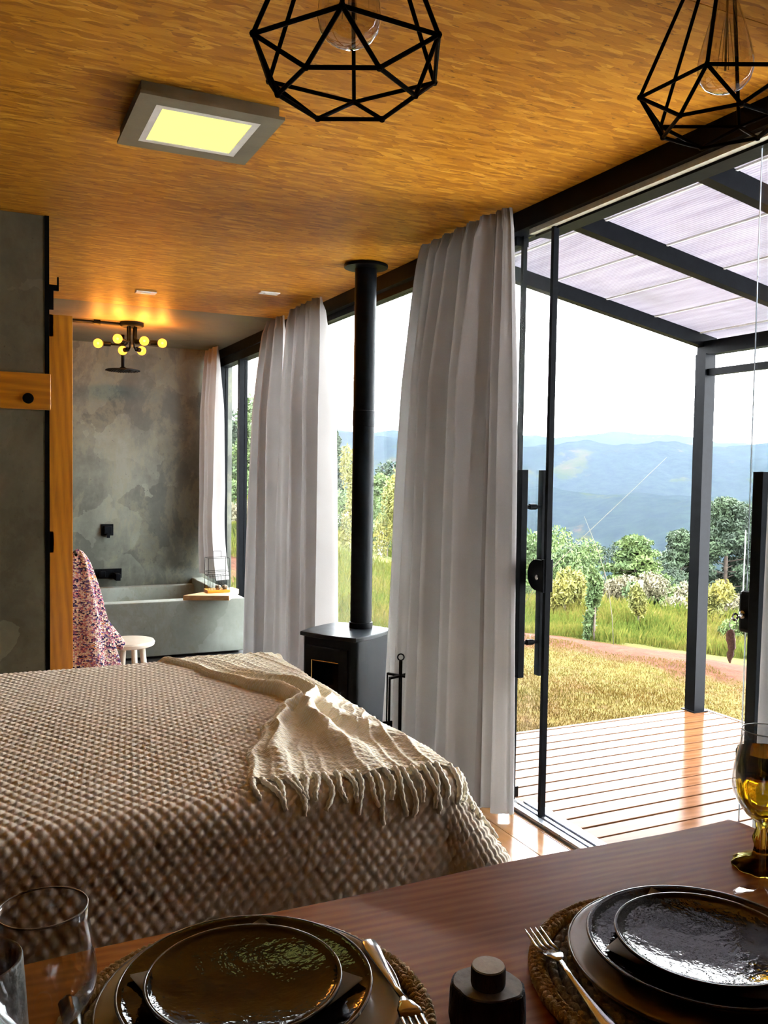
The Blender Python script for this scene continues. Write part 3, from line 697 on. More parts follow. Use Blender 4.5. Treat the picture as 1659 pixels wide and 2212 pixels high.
# ------------------------------------------------------------------ curtains
def curtain(name, label, top, bot, xc, z0, z1, folds, amp, seed, gather=.25, bulge=None, xb=None, bow=None):
    (ya, yb), (yc, yd_) = top, bot; r = random.Random(seed)
    ph = [r.uniform(-.9, .9) for _ in range(folds+3)]; am = [r.uniform(.65, 1.2) for _ in range(folds+3)]
    root = thing(name, label, 'curtain', (xc, (ya+yb)/2, z0))
    def fnc(s, t):     # t: 0 bottom, 1 top
        k_ = s*folds; i = int(k_)
        def pv(arr): f = smst(k_-i); return arr[i]*(1-f)+arr[i+1]*f
        e = 1-(1-t)**1.0
        g = (1-t)**.55 if bow is None else bow(1-t)
        y = (ya+(yb-ya)*s)*(1-g)+(yc+(yd_-yc)*s)*g
        a = amp*(.30+.70*min(1, (1-t)*3.2+.15))*pv(am)
        wv = math.sin(2*PI*(k_+.15*pv(ph)*(1-t)))
        wv = math.copysign(abs(wv)**.7, wv)+.35*math.sin(4*PI*k_+3*pv(ph))*(1-t*.5)
        x = xc+(0 if xb is None else (xb-xc)*(1-t))+a*wv+.012*mn.noise(Vector((s*7, t*2.4, seed)))
        y += .018*math.cos(2*PI*k_)*(1-t)*pv(ph)*1.2
        if bulge: dx, dy = bulge(s, t); x += dx; y += dy
        return (x, y, z0+(z1-z0)*t)
    MB().grid(fnc, lin(0, 1, folds*18+1), lin(0, .965, 46)).build('drape', 'linen', root, smooth=True)
    def head(s, t):
        x, y, z = fnc(s, .965+.035*t)
        g_ = smst(t); xg = xc+.010*math.sin(2*PI*s*folds*4)+.006*math.sin(2*PI*s*folds)+(x-xc)*.3
        return (x*(1-g_)+xg*g_, y, z)
    MB().grid(head, lin(0, 1, folds*32+1), lin(0, 1, 4)).build('heading', 'linen', root, smooth=True)
    return root
ZT = 2.437
curtain('curtain', 'wide grey curtain hanging right of the flue pipe', (3.03, 3.66), (3.03, 3.93), 1.905, .012, ZT, 6, .085, 3)
curtain('curtain', 'narrow pale curtain panel next to the open door leaf', (2.965, 3.03), (2.895, 3.05), 1.92, .02, ZT, 2, .034, 5)
curtain('curtain', 'grey curtain just left of the flue pipe', (5.00, 5.50), (4.83, 5.58), 1.905, .012, ZT, 5, .082, 8)
curtain('curtain', 'dark grey curtain right of the bathroom window', (5.72, 6.02), (5.66, 6.32), 1.91, .012, ZT, 3, .07, 11)
def tuck(s, t):
    k_ = max(0, 1-t/.35)
    return (-.03*k_, -.28*k_*k_*(1-.5*s))
curtain('curtain', 'grey curtain tucked onto the bathtub corner', (7.42, 7.80), (7.36, 7.83), 1.90, .47, ZT, 3, .055, 14, bulge=tuck)
curtain('curtain', 'grey curtain at the right edge of the picture', (.85, 1.60), (.80, 1.69), 1.91, .02, ZT, 5, .045, 17)

# ------------------------------------------------------------------ ceiling fittings
lp = thing('ceiling_light', 'square glowing panel light on the strand board ceiling', 'ceiling light', (.62, 2.69, 2.41))
x0, x1, y0, y1 = .419, .832, 2.485, 2.905
MB().box((x0+.006, y0+.02, 2.415), (x1-.012, y1-.02, 2.4495)).build('housing', 'pewter_panel', lp)
m = MB()
for a_, b_ in (((x0, y0), (x1, y0+.060)), ((x0, y1-.060), (x1, y1)), ((x0, y0+.060), (x0+.055, y1-.060)), ((x1-.055, y0+.060), (x1, y1-.060))):
    m.box((a_[0], a_[1], 2.407), (b_[0], b_[1], 2.416))
m.build('frame', 'pewter_panel', lp)
m = MB(); xi0, xi1, yi0, yi1 = x0+.055, x1-.055, y0+.060, y1-.060
for a_, b_ in (((xi0, yi0), (xi1, yi0+.02)), ((xi0, yi1-.02), (xi1, yi1)), ((xi0, yi0+.02), (xi0+.02, yi1-.02)), ((xi1-.02, yi0+.02), (xi1, yi1-.02))):
    m.box((a_[0], a_[1], 2.4065), (b_[0], b_[1], 2.414))
m.build('inner_trim', 'white_paint', lp)
MB().box((xi0+.02, yi0+.02, 2.409), (xi1-.02, yi1-.02, 2.414)).build('diffuser', 'led_panel', lp)
for (sx_, sy_), lb in (((.957, 5.461), 'small white ceiling cover plate nearer the globe-bulb lamp'), ((1.618, 5.103), 'small white ceiling cover plate nearer the curtains')):
    s_ = thing('cover_plate', lb, 'cover plate', (sx_, sy_, 2.44), 'white plates on the strand board ceiling')
    MB().box((sx_-.06, sy_-.035, 2.443), (sx_+.06, sy_+.035, 2.4495), .002).build('plate', 'white_paint', s_)
    MB().box((sx_-.03, sy_-.018, 2.441), (sx_+.03, sy_+.018, 2.4435)).build('blank_insert', 'white_paint', s_)

def pendant(label, c1, z1, r1, ph1, c2, z2, r2, ph2, bx, by, zb):
    root = thing('pendant_lamp', label, 'pendant lamp', (c1[0], c1[1], z2), 'geometric wire pendants over the table')
    A = [Vector((c1[0]+r1*math.cos(ph1+PI/3*k), c1[1]+r1*math.sin(ph1+PI/3*k), z1)) for k in range(6)]
    B = [Vector((c2[0]+r2*math.cos(ph1+PI/6+PI/3*k), c2[1]+r2*math.sin(ph1+PI/6+PI/3*k), z2)) for k in range(6)]
    tp = z1+.235
    T = [Vector((c1[0]+.020*math.cos(ph1+PI/3*k), c1[1]+.020*math.sin(ph1+PI/3*k), tp)) for k in range(6)]
    m = MB(); R_ = .0027
    for k in range(6):
        for p, q in ((A[k], A[(k+1) % 6]), (B[k], B[(k+1) % 6]), (A[k], B[k]), (A[(k+1) % 6], B[k]), (A[k], T[k])):
            m.tube([p, q], R_, 8)
    for p in A+B: m.lathe([(0, -.0042), (.003, -.003), (.0042, 0), (.003, .003), (0, .0042)], p, 8)
    m.build('wire_cage', 'black_matte', root, auto=A30)
    cx, cy = c1
    MB().lathe([(0, tp+.012), (.024, tp+.012), (.026, tp), (.024, tp-.055), (.018, tp-.06), (0, tp-.06)], (cx, cy, 0), 24).build('socket', 'black_matte', root, auto=A30)
    MB().tube([(cx, cy, tp+.01), (cx, cy, H-.02)], .003, 8).build('cord', 'black_matte', root)
    MB().lathe([(0, H-.0005), (.05, H-.0005), (.05, H-.018), (.045, H-.022), (0, H-.022)], (cx, cy, 0), 28).build('canopy', 'black_matte', root, auto=A30)
    h = tp-.055-zb
    prof = [(0, 0), (.014, .0015), (.026, .007), (.034, .016), (.038, .029), (.0375, .044), (.033, .065), (.026, .090), (.019, .110), (.0145, .125), (.0135, h)]
    bl = MB().lathe(prof, (cx, cy, zb), 32).build('bulb', 'bulb_glass', root, smooth=True)
    fm = MB()
    for k in range(4):
        a_ = PI/2*k+.4; fm.tube([(cx+.004*math.cos(a_), cy+.004*math.sin(a_), zb+.10), (cx+.012*math.cos(a_), cy+.012*math.sin(a_), zb+.035)], .0005, 5)
    fm.tube([(cx, cy, zb+.03), (cx, cy, zb+h)], .0016, 6)
    fm.build('filament', 'steel', bl)
    return root
pendant('black geometric wire pendant lamp above the left place setting', (.402, .970), 1.871, .1185, math.radians(3.8-180+0), (.398, .966), 1.828, .0805, 0, 0, 0, 1.886)
pendant('black geometric wire pendant lamp at the upper right edge', (.963, .940), 1.923, .1185, math.radians(33.5), (.934, .918), 1.870, .077, 0, 0, 0, 1.931)

# six-bulb globe lamp in the bathroom
cl_ = thing('globe_cluster_lamp', 'black six-armed lamp with glowing amber globe bulbs in the bathroom', 'ceiling lamp', (1.067, 6.654, 2.43))
gx, gy = 1.067, 6.654
MB().lathe([(0, 2.4495), (.085, 2.4495), (.085, 2.425), (.075, 2.418), (0, 2.418)], (gx, gy, 0), 32).build('canopy', 'black_metal', cl_, auto=A30)
# (plan angle, reach, drop)
for ang, rc, dz in ((178, .225, .135), (232, .19, .115), (105, .15, .155), (-58, .12, .110), (55, .15, .150), (-8, .205, .105)):
    a_ = math.radians(ang); ca, sa_ = math.cos(a_), math.sin(a_)
    z_ = 2.418-dz
    pts = [(gx+.03*ca, gy+.03*sa_, 2.42), (gx+.03*ca, gy+.03*sa_, z_+.03), (gx+.034*ca, gy+.034*sa_, z_+.012), (gx+.046*ca, gy+.046*sa_, z_+.002), (gx+.062*ca, gy+.062*sa_, z_), (gx+(rc-.07)*ca, gy+(rc-.07)*sa_, z_)]
    arm = MB().tube(pts, .007, 8).build('arm', 'black_metal', cl_, smooth=True)
    MB().tube([(gx+(rc-.075)*ca, gy+(rc-.075)*sa_, z_), (gx+(rc-.025)*ca, gy+(rc-.025)*sa_, z_)], .017, 14).build('lamp_holder', 'black_metal', arm, auto=A30)
    b_ = MB().lathe([(.034*math.sin(t), -.034*math.cos(t)) for t in lin(0, PI, 13)], (gx+(rc+.012)*ca, gy+(rc+.012)*sa_, z_), 20)
    gb = b_.build('globe_bulb', 'amber_bulb', cl_, smooth=True)
    MB().lathe([(.009*math.sin(t), -.009*math.cos(t)) for t in lin(0, PI, 7)], (gx+(rc+.012)*ca, gy+(rc+.012)*sa_, z_), 10).build('filament', 'filament', gb, smooth=True)
    ld = bpy.data.lights.new('bulb_light', 'POINT'); ld.energy = 1.6*LAMP; ld.color = (1, .5, .13); ld.shadow_soft_size = .012
    lo = bpy.data.objects.new('bulb_light', ld); C.objects.link(lo); lo.location = (gx+(rc+.012)*ca, gy+(rc+.012)*sa_, z_+.012)
cdt = thing('conduit', 'black metal conduit along the bathroom ceiling', 'conduit', (.8, 6.66, 2.43))
MB().tube([(-.3, 6.665, 2.432), (.985, 6.655, 2.432)], .013, 10).build('tube', 'black_metal', cdt, smooth=True)
MB().tube([(.80, 6.657, 2.432), (.845, 6.656, 2.432)], .018, 10).build('coupling', 'black_metal', cdt)

# shower head and taps
sh = thing('rain_shower', 'black rain shower head hanging from the bathroom ceiling', 'shower head', (1.10, 7.3, 2.17))
MB().tube([(1.10, 7.3, 2.4495), (1.10, 7.3, 2.185)], .013, 10).build('drop_pipe', 'black_metal', sh, smooth=True)
MB().lathe([(0, 2.195), (.02, 2.192), (.03, 2.18), (.13, 2.172), (.135, 2.168), (.135, 2.163), (0, 2.162)], (1.10, 7.3, 0), 36).build('rain_plate', 'black_metal', sh, auto=A30)
m = MB()
for i in range(-6, 7):
    for j in range(-6, 7):
        if i*i+j*j < 38: m.lathe([(.003, 2.162), (.002, 2.157)], (1.10+i*.0195, 7.3+j*.0195, 0), 5)
m.build('nozzles', 'steel_dark', sh)
vx, vz = 1.053, .849
tp_ = thing('shower_valve', 'black square shower valve on the cement wall above the spout', 'valve', (vx, YF, vz))
MB().box((vx-.052, YF-.012, vz-.05), (vx+.052, YF-.002, vz+.05), .003).build('plate', 'black_metal', tp_)
MB().box((vx-.030, YF-.06, vz-.032), (vx+.034, YF-.012, vz+.032), .004).build('handle', 'black_metal', tp_)
MB().box((vx-.008, YF-.055, vz-.068), (vx+.018, YF-.030, vz-.03), .002).build('lever', 'black_metal', tp_)
ux, uz = 1.065, .469
so = thing('bath_spout', 'black rectangular bath spout low on the cement wall', 'spout', (ux, YF, uz))
MB().box((ux-.11, YF-.012, uz-.042), (ux+.11, YF-.002, uz+.042), .003).build('plate', 'black_metal', so)
MB().box((ux+.035, YF-.19, uz-.045), (ux+.075, YF-.012, uz+.012), .003).build('spout', 'black_metal', so)
MB().box((ux-.075, YF-.05, uz-.025), (ux-.030, YF-.012, uz+.025), .004).build('handle', 'black_metal', so)

# ------------------------------------------------------------------ bathtub, shelf, lantern
ytf, ztub, xtr = 6.50, .405, 1.888
tub = thing('bathtub', 'built-in grey cement bathtub against the far wall', 'bathtub', (1.2, 7.0, 0))
m = MB()
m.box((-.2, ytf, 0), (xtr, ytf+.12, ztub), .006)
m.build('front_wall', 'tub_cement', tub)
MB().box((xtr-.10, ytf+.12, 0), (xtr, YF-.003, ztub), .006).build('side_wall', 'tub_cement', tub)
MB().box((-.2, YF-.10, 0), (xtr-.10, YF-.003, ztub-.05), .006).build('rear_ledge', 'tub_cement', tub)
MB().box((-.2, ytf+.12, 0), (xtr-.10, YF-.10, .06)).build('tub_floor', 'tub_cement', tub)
cs = thing('corner_shelf', 'triangular pine board resting on the bathtub corner', 'shelf', (1.7, 6.6, ztub))
m = MB().prism([(1.42, 6.455), (1.735, 6.325), (1.905, 6.66), (1.885, 6.80)], ztub+.001, ztub+.036)
m.v = [(x, y+.06, z) for x, y, z in m.v]
m.build('board', 'pine_shelf', cs)
MB().box((1.60, 6.62, ztub-.018), (1.80, 6.66, ztub+.001)).build('batten', 'pine_shelf', cs) if False else None
zl = ztub+.036
ln = thing('lantern', 'small glass lantern with thin wire frame on the pine corner board', 'lantern', (1.71, 6.63, zl))
lc = Vector((1.705, 6.625, zl)); hw_ = .088
MB().box((lc.x-hw_, lc.y-hw_*.7, zl+.001), (lc.x+hw_, lc.y+hw_*.7, zl+.022), .002).build('wooden_base', 'pine_rail', ln)
m = MB(); zt_ = zl+.265; c4 = [(lc.x-hw_+.006, lc.y-.055), (lc.x+hw_-.006, lc.y-.055), (lc.x+hw_-.006, lc.y+.055), (lc.x-hw_+.006, lc.y+.055)]
for i in range(4):
    a_, b_ = c4[i], c4[(i+1) % 4]
    m.tube([(a_[0], a_[1], zl+.022), (a_[0], a_[1], zt_)], .0018, 6)
    for z_ in (zt_, zl+.16, zl+.13):
        m.tube([(a_[0], a_[1], z_), (b_[0], b_[1], z_)], .0016, 6)
for k in range(1, 8):
    x_ = c4[0][0]+(c4[1][0]-c4[0][0])*k/8; m.tube([(x_, c4[0][1], zl+.022), (x_, c4[0][1], zl+.13)], .0011, 5)
    m.tube([(x_, c4[2][1], zl+.022), (x_, c4[2][1], zl+.13)], .0011, 5)
m.build('wire_frame', 'black_metal', ln)
MB().tube([(lc.x-.03, lc.y, zt_), (lc.x-.03, lc.y, zt_+.05), (lc.x+.03, lc.y, zt_+.05), (lc.x+.03, lc.y, zt_)], .0018, 6).build('carry_loop', 'black_metal', ln)
for y_ in (-.053, .053): MB().box((lc.x-hw_+.008, lc.y+y_-.001, zl+.022), (lc.x+hw_-.008, lc.y+y_+.001, zt_)).build('glass_pane', 'window_glass', ln)
for dx_, lb in ((.0, 'brown wooden ball candle in the lantern, the nearer to its middle'), (.05, 'brown wooden ball candle in the lantern, beside its right glass edge')):
    o = MB().lathe([(0, .001), (.015, .002), (.022, .010), (.023, .018), (.019, .028), (.008, .033), (0, .033)], (0, 0, 0), 20).build('ball_candle', 'lantern_bead', smooth=True, origin=(0, 0, 0))
    o.location = (lc.x+dx_+.005, lc.y-.015-.01*(dx_ > 0), zl+.0225); tag(o, lb, 'candle', 'candles in the lantern')

# ------------------------------------------------------------------ sliding door, hook rail, robe, stool
sd = thing('barn_door', 'orange pine sliding door edge standing behind the cement partition', 'sliding door', (.0, 4.21, .02))
MB().box((.29, 4.185, .02), (.412, 4.225, 2.064), .002).build('stile', 'pine_post', sd)
MB().box((-.55, 4.185, .02), (-.47, 4.225, 2.064), .002).build('stile', 'pine_post', sd)
for z_ in (.02, 1.0, 1.964): MB().box((-.47, 4.185, z_), (.333, 4.225, z_+.10), .002).build('door_rail', 'pine_rail', sd)
MB().box((-.47, 4.197, .12), (.333, 4.213, 1.964)).build('panel', 'pine_post', sd)
rl = thing('door_track', 'black steel sliding door track end behind the partition', 'door track', (0, 4.2, 2.2))
MB().box((-.9, 4.165, 2.135), (.325, 4.173, 2.175)).build('flat_rail', 'black_metal', rl)
m = MB().box((.303, 4.160, 2.165), (.352, 4.176, 2.19)); m.box((.345, 4.160, 2.165), (.352, 4.176, 2.225))
m.prism([(.303, 4.160), (.330, 4.160), (.303, 4.176)], 2.08, 2.165); m.build('end_stop', 'black_metal', rl)
hr = thing('hook_rail', 'orange pine rail with a round black knob on the cement partition', 'hook rail', (.0, 4.01, 1.7))
MB().box((XL+.05, 3.998, 1.629), (.306, 4.0295, 1.782), .004).build('board', 'pine_rail', hr)
for kx_ in (.214, -.15, -.5):
    o = MB().lathe([(0, 0), (.010, 0), (.010, .022), (.020, .028), (.0225, .036), (.021, .042), (0, .044)], seg=24).build('knob', 'black_matte', hr, auto=A30)
    o.matrix_basis = Matrix.Translation((kx_, 3.998, 1.672)) @ Matrix.Rotation(PI/2, 4, 'X')

rb = thing('tweed_robe', 'multicoloured pink and purple tweed robe hanging behind the pine door edge', 'robe', (.5, 4.36, .2))
def robe(s, t):   # s around, t 0 top .. 1 bottom
    zt = 1.00-.90*t
    wd = .035+.155*smst(t*1.15)+.02*math.sin(t*7); cx = .452+.055*t
    ang = 2*PI*s
    r_ = 1+.14*math.sin(ang*5+t*3)+.10*mn.noise(Vector((math.cos(ang)*2, math.sin(ang)*2, t*4)))
    dome = math.sqrt(max(0, 1-(1-min(1, t/.09))**2)) if t < .09 else 1
    return (cx+wd*r_*dome*math.cos(ang), 4.37+.055*r_*dome*(.55+.45*t)*math.sin(ang), zt)
MB().grid(robe, lin(0, 1, 121), lin(0, 1, 70)).build('cloth', 'tweed_wool', rb, smooth=True)
def sleeve(s, t):
    ang = 2*PI*s; return (.56+.10*t+.022*(1-.3*t)*math.cos(ang), 4.40+.022*math.sin(ang), .62-.10*t+.055*(1-.6*t)*math.sin(ang+.6)*1.0)
MB().grid(sleeve, lin(0, 1, 31), lin(0, 1, 12)).build('sash', 'tweed_wool', rb, smooth=True)
MB().tube([(.43, 4.225, .985), (.44, 4.37, .985)], .007, 8).build('peg', 'black_matte', rb)

sx0, sy0, sz0 = .755, 4.80, .465
so_ = thing('stool', 'round white wooden stool between the bed and the bathtub', 'stool', (sx0, sy0, 0))
MB().lathe([(0, sz0-.032), (.125, sz0-.032), (.135, sz0-.026), (.138, sz0-.012), (.133, sz0-.002), (.12, sz0), (0, sz0)], (sx0, sy0, 0), 40).build('seat', 'stool_white', so_, auto=A30)
for k in range(4):
    a_ = PI/4+PI/2*k+.25
    MB().tube([(sx0+.075*math.cos(a_), sy0+.075*math.sin(a_), sz0-.03), (sx0+.125*math.cos(a_), sy0+.125*math.sin(a_), 0.0)], [.016, .014], 12).build('leg', 'stool_white', so_, smooth=True)
for k in range(4):
    a_ = PI/4+PI/2*k+.25; b_ = a_+PI/2; f_ = .10
    MB().tube([(sx0+f_*math.cos(a_), sy0+f_*math.sin(a_), .22), (sx0+f_*math.cos(b_), sy0+f_*math.sin(b_), .22)], .009, 8).build('stretcher', 'stool_white', so_, smooth=True)

# ------------------------------------------------------------------ dining table and place settings
TZ = .84
tb = thing('dining_table', 'glossy dark brown live-edge timber dining table in the foreground', 'table', (.3, .68, 0))
poly = []
for i in range(41):
    x_ = -.75+(1.09+.75)*i/40
    poly.append((x_, 1.021+.006*math.sin(x_*4.3)+.004*math.sin(x_*11)))
poly += [(1.102, 1.014), (1.110, 1.000), (1.114, .975), (1.108, .93), (1.098, .86), (1.10, .7), (1.095, .5), (1.09, .36)]
poly += [(x_, .33+.006*math.sin(x_*5)) for x_ in lin(1.07, -.75, 30)]
n = len(poly); cxm = (.17, .68)
def ins(p, d): v = Vector((cxm[0]-p[0], cxm[1]-p[1])); v.normalize(); return (p[0]+v.x*d, p[1]+v.y*d)
m = MB(); m.loft([[(*ins(p, d), z) for p in poly] for z, d in ((TZ-.055, .014), (TZ-.050, .006), (TZ-.010, 0), (TZ-.003, .002), (TZ, .007))])
m.build('tabletop', 'table_wood', tb, auto=A30)
for x_ in (-.55, .75):
    MB().box((x_-.05, .45, 0), (x_+.05, .90, .05)).build('foot', 'black_matte', tb)
    MB().box((x_-.04, .60, .05), (x_+.04, .76, TZ-.055)).build('leg', 'black_matte', tb)

def mat_(cx, cy, label):
    root = thing('placemat', label, 'placemat', (cx, cy, TZ), 'round braided placemats')
    m = MB()
    for k in range(15):
        r0 = .016+k*.0102
        seg = max(36, int(r0*2*PI/.0035)); pts = []; rs = []
        for i in range(seg):
            t = 2*PI*i/seg
            pts.append((cx+r0*math.cos(t), cy+r0*math.sin(t), TZ+.0045+.0012*math.sin(i*1.45+k))); rs.append(.0049*(1+.18*math.sin(i*1.45+k*2)))
        m.tube(pts, rs, 6, closed=True)
    m.lathe([(0, TZ+.0005), (.168, TZ+.0005), (.168, TZ+.003), (0, TZ+.003)], (cx, cy, 0), 48)
    m.build('coil', 'jute_grey', root, smooth=True)
    b = MB()
    for s_ in range(3):
        seg = 420; pts = []
        for i in range(seg):
            t = 2*PI*i/seg; w_ = t*44+s_*2*PI/3
            pts.append((cx+(.176+.0065*math.sin(w_))*math.cos(t), cy+(.176+.0065*math.sin(w_))*math.sin(t), TZ+.0070+.0032*math.sin(2*w_)))
        b.tube(pts, .0042, 6, closed=True)
    b.build('braided_border', 'jute', root, smooth=True)
def plate(name, cx, cy, z, R, h, label, mat, foot, cat='plate', rim='plate_rim', grp=None, hammered=0):
    root = thing(name, label, cat, (cx, cy, z), grp)
    prof = [(0, .003), (foot*.9, .003), (foot*.92, 0), (foot, 0), (foot*1.04, .003), (R*.93, h*.72), (R, h-.002), (R+.0005, h), (R-.003, h+.001)]+[(R*q, .0055+(h-.0045)*(q**2.3)*.96) for q in (.95, .88, .8, .7, .6, .5, .4, .3, .2, .1)]+[(0, .0055)]
    MB().lathe(prof, (cx, cy, z), 72).build('dish', mat, root, smooth=True)
    MB().tube([(cx+(R-.001)*math.cos(t), cy+(R-.001)*math.sin(t), z+h+.0002) for t in lin(0, 2*PI, 97)[:-1]], .0013, 6, closed=True).build('rim', rim, root, smooth=True)
    return root
def setting(cx, cy, mcx, mcy, w_, nrot):
    mat_(mcx, mcy, f'round jute placemat under the {w_} place setting')
    z = TZ+.0105
    plate('charger_plate', cx+.004, cy-.002, z, .152, .010, f'tan charger plate under the {w_} stack of black plates', 'tan_glaze', .10, 'plate', 'plate_rim', 'tan charger plates')
    z += .008
    plate('dinner_plate', cx, cy, z, .127, .018, f'large black glazed dinner plate of the {w_} place setting', 'black_glaze', .082, 'plate', 'plate_rim', 'black dinner plates')
    z += .0085
    nm = MB(); s_ = .083
    def nf(u, v):
        x_, y_ = (u-.5)*2*s_, (v-.5)*2*s_; r_ = math.hypot(x_, y_)
        return (x_, y_, .0012+max(0, (r_-.082))*.30)
    nm.grid(nf, lin(0, 1, 13), lin(0, 1, 13))
    nm.add([(x_, y_, z_+.0014) for x_, y_, z_ in nm.v[:169]], [(i*13+j, i*13+j+1, (i+1)*13+j+1, (i+1)*13+j) for i in range(12) for j in range(12)])
    nb = nm.build('napkin', 'napkin_kraft', origin=(0, 0, 0)); nb.location = (cx, cy, z); nb.rotation_euler = (0, 0, nrot)
    tag(nb, f'folded tan napkin between the black plates of the {w_} place setting', 'napkin', 'tan napkins')
    z += .0035
    plate('side_plate', cx-.004, cy-.006, z, .0975, .015, f'small glossy black side plate on top of the {w_} place setting', 'black_glaze', .066, 'plate', 'plate_rim', 'black side plates')
setting(.247, .833, .243, .812, 'left', .35)
setting(.731, .703, .712, .686, 'right', .55)

def fork(label, p_end, p_tip, z):
    # straight line from handle end to tine tips
    a_, b_ = Vector((*p_end, 0)), Vector((*p_tip, 0)); L = .195
    d = (b_-a_).normalized(); s = Vector((-d.y, d.x, 0))
    org = b_-d*L
    root = thing('fork', label, 'fork', (org.x, org.y, z), 'steel forks')
    def sec(t, wd, th, zz, off=0):
        c = org+d*t+s*off+Vector((0, 0, z+zz)); k_ = 10
        return [tuple(c+s*(wd*math.cos(2*PI*i/k_))+Vector((0, 0, th*math.sin(2*PI*i/k_)))) for i in range(k_)]
    m = MB().loft([sec(0, .004, .001, .006), sec(.004, .0085, .0018, .006), sec(.02, .0095, .002, .006), sec(.06, .006, .0018, .006), sec(.10, .0035, .002, .008), sec(.122, .0035, .002, .011)])
    m.build('handle', 'steel', root, smooth=True)
    hd = MB().loft([sec(.122, .0035, .002, .011), sec(.130, .008, .0014, .011), sec(.138, .0118, .0012, .010), sec(.150, .0125, .0011, .008)])
    for q in (-.0098, -.0033, .0033, .0098):
        hd.loft([sec(.148, .0023, .0011, .0083, q), sec(.165, .0020, .001, .0065, q), sec(.185, .0016, .001, .0085, q), sec(.195, .0008, .0007, .0105, q)])
    hd.build('head', 'steel', root, smooth=True)
fork('steel fork lying with tines towards the bed left of the right plates', (.553, .628), (.589, .826), TZ+.010)
fork('steel fork with its handle towards the bed right of the left plates', (.398, .868), (.374, .680), TZ+.0185)
kn = thing('knife', 'dark-handled knife standing out behind the left wine glass', 'knife', (.084, .87, TZ+.012))
m = MB()
k0, k1 = Vector((.084, .905, TZ+.016)), Vector((.085, .80, TZ+.018)); kd = (k1-k0).normalized(); ksd = Vector((1, 0, 0))
m.loft([[tuple(k0+kd*t+ksd*(w_*math.cos(2*PI*i/10))+Vector((0, 0, .005*math.sin(2*PI*i/10)))) for i in range(10)] for t, w_ in ((0, .005), (.004, .010), (.05, .009), (.10, .007))])
m.build('handle', 'steel_dark', kn, smooth=True)
MB().loft([[tuple(k0+kd*t+ksd*x_+Vector((0, 0, z_))) for x_, z_ in ((-w_, 0), (w_*.6, .0006), (-w_, .0012))] for t, w_ in ((.10, .006), (.13, .009), (.19, .008), (.205, .001))]).build('blade', 'steel', kn)

cdx, cdy = .462, .722
ch = thing('candle_holder', 'small dark bark-covered log holder standing between the place settings', 'candle holder', (cdx, cdy, TZ))
r9 = random.Random(4); ir = [1+r9.uniform(-.07, .09) for _ in range(18)]
def barkfn(r, z, t):
    k_ = t/(2*PI)*18; i = int(k_) % 18; f_ = k_-int(k_)
    return r*(ir[i]*(1-f_)+ir[(i+1) % 18]*f_), z
MB().lathe([(0, 0.0005), (.0345, 0.0005), (.0365, .01), (.0355, .034), (.0345, .040), (.031, .041)], (cdx, cdy, TZ), 54, barkfn).build('bark_block', 'bark', ch, auto=A30)
MB().lathe([(.0, .040), (.0325, .0405), (.0320, .0425), (0, .043)], (cdx, cdy, TZ), 54, barkfn).build('cut_top', 'cut_wood_grey', ch, auto=A30)
ct = thing('wood_slice', 'pale round wood slice sitting on the bark candle holder', 'wood slice', (cdx, cdy, TZ+.044))
MB().lathe([(0, .0435), (.0165, .0435), (.0172, .046), (.0172, .060), (.0165, .0618), (0, .062)], (cdx-.002, cdy-.004, TZ), 32).build('bark_side', 'bark', ct, auto=A30)
MB().lathe([(0, .0618), (.0163, .0619), (.0158, .0635), (0, .064)], (cdx-.002, cdy-.004, TZ), 32).build('cut_face', 'cut_wood', ct, auto=A30)

def wineglass(label, cx, cy, hgt, rr, rmax, mat, zb, grp=None, name='wine_glass', cat='wine glass', rim_r=None):
    root = thing(name, label, cat, (cx, cy, TZ), grp)
    rim_r = rim_r or rr
    th = .0012
    out = [(0, .0), (.034, 0), (.0345, .0015), (.030, .004), (.010, .008), (.0045, .014), (.0038, .03), (.0038, zb-.012), (.007, zb-.004)]
    bowl = []
    for i in range(13):
        t = i/12; z_ = zb+(hgt-zb)*t
        if t < .42: r_ = rmax*math.sin(PI/2*min(1, (t/.42)*.92+.08))**.75
        else: r_ = rmax+(rim_r-rmax)*smst((t-.42)/.58)
        bowl.append((r_, z_))
    prof = out+bowl+[(bowl[-1][0]-th*.5, hgt+.0006)]+[(max(r_-th, 0), z_+th*.6) for r_, z_ in reversed(bowl)]+[(0, zb+.004)]
    MB().lathe(prof, (cx, cy, TZ), 48).build('bowl', mat, root, smooth=True)
    MB().tube([(cx+(bowl[-1][0]-th*.5)*math.cos(t), cy+(bowl[-1][0]-th*.5)*math.sin(t), TZ+hgt+.0006) for t in lin(0, 2*PI, 65)[:-1]], .0008, 6, closed=True).build('rim', 'rim_glint', root, smooth=True)  # ring carrying the painted rim highlight
    return root
wineglass('large clear wine glass at the lower left corner of the table', .050, .748, .190, .0355, .0425, 'wine_glass', .085, rim_r=.0355)
wineglass('large clear wine glass at the right end of the table', .930, .800, .222, .034, .041, 'wine_glass', .10, rim_r=.031)
g = thing('amber_goblet', 'faceted amber glass goblet behind the right wine glass', 'goblet', (1.005, .868, TZ))
def facet(r, z, t): return (r*(1+.035*math.cos(t*10)) if z > .07 else r*(1+.05*math.cos(t*10)*(1 if r > .01 else 0)), z)
MB().lathe([(0, 0), (.037, 0), (.038, .004), (.030, .010), (.012, .016), (.009, .03), (.012, .042), (.008, .055), (.009, .066), (.020, .074), (.031, .09), (.0355, .12), (.037, .165), (.0365, .166), (.033, .12), (.029, .095), (.018, .080), (0, .078)], (1.005, .868, TZ), 60, facet).build('goblet_glass', 'amber_glass', g, smooth=True)
cpz = thing('stoneware_cup', 'grey hammered stoneware cup at the lower left edge', 'cup', (-.004, .84, TZ))
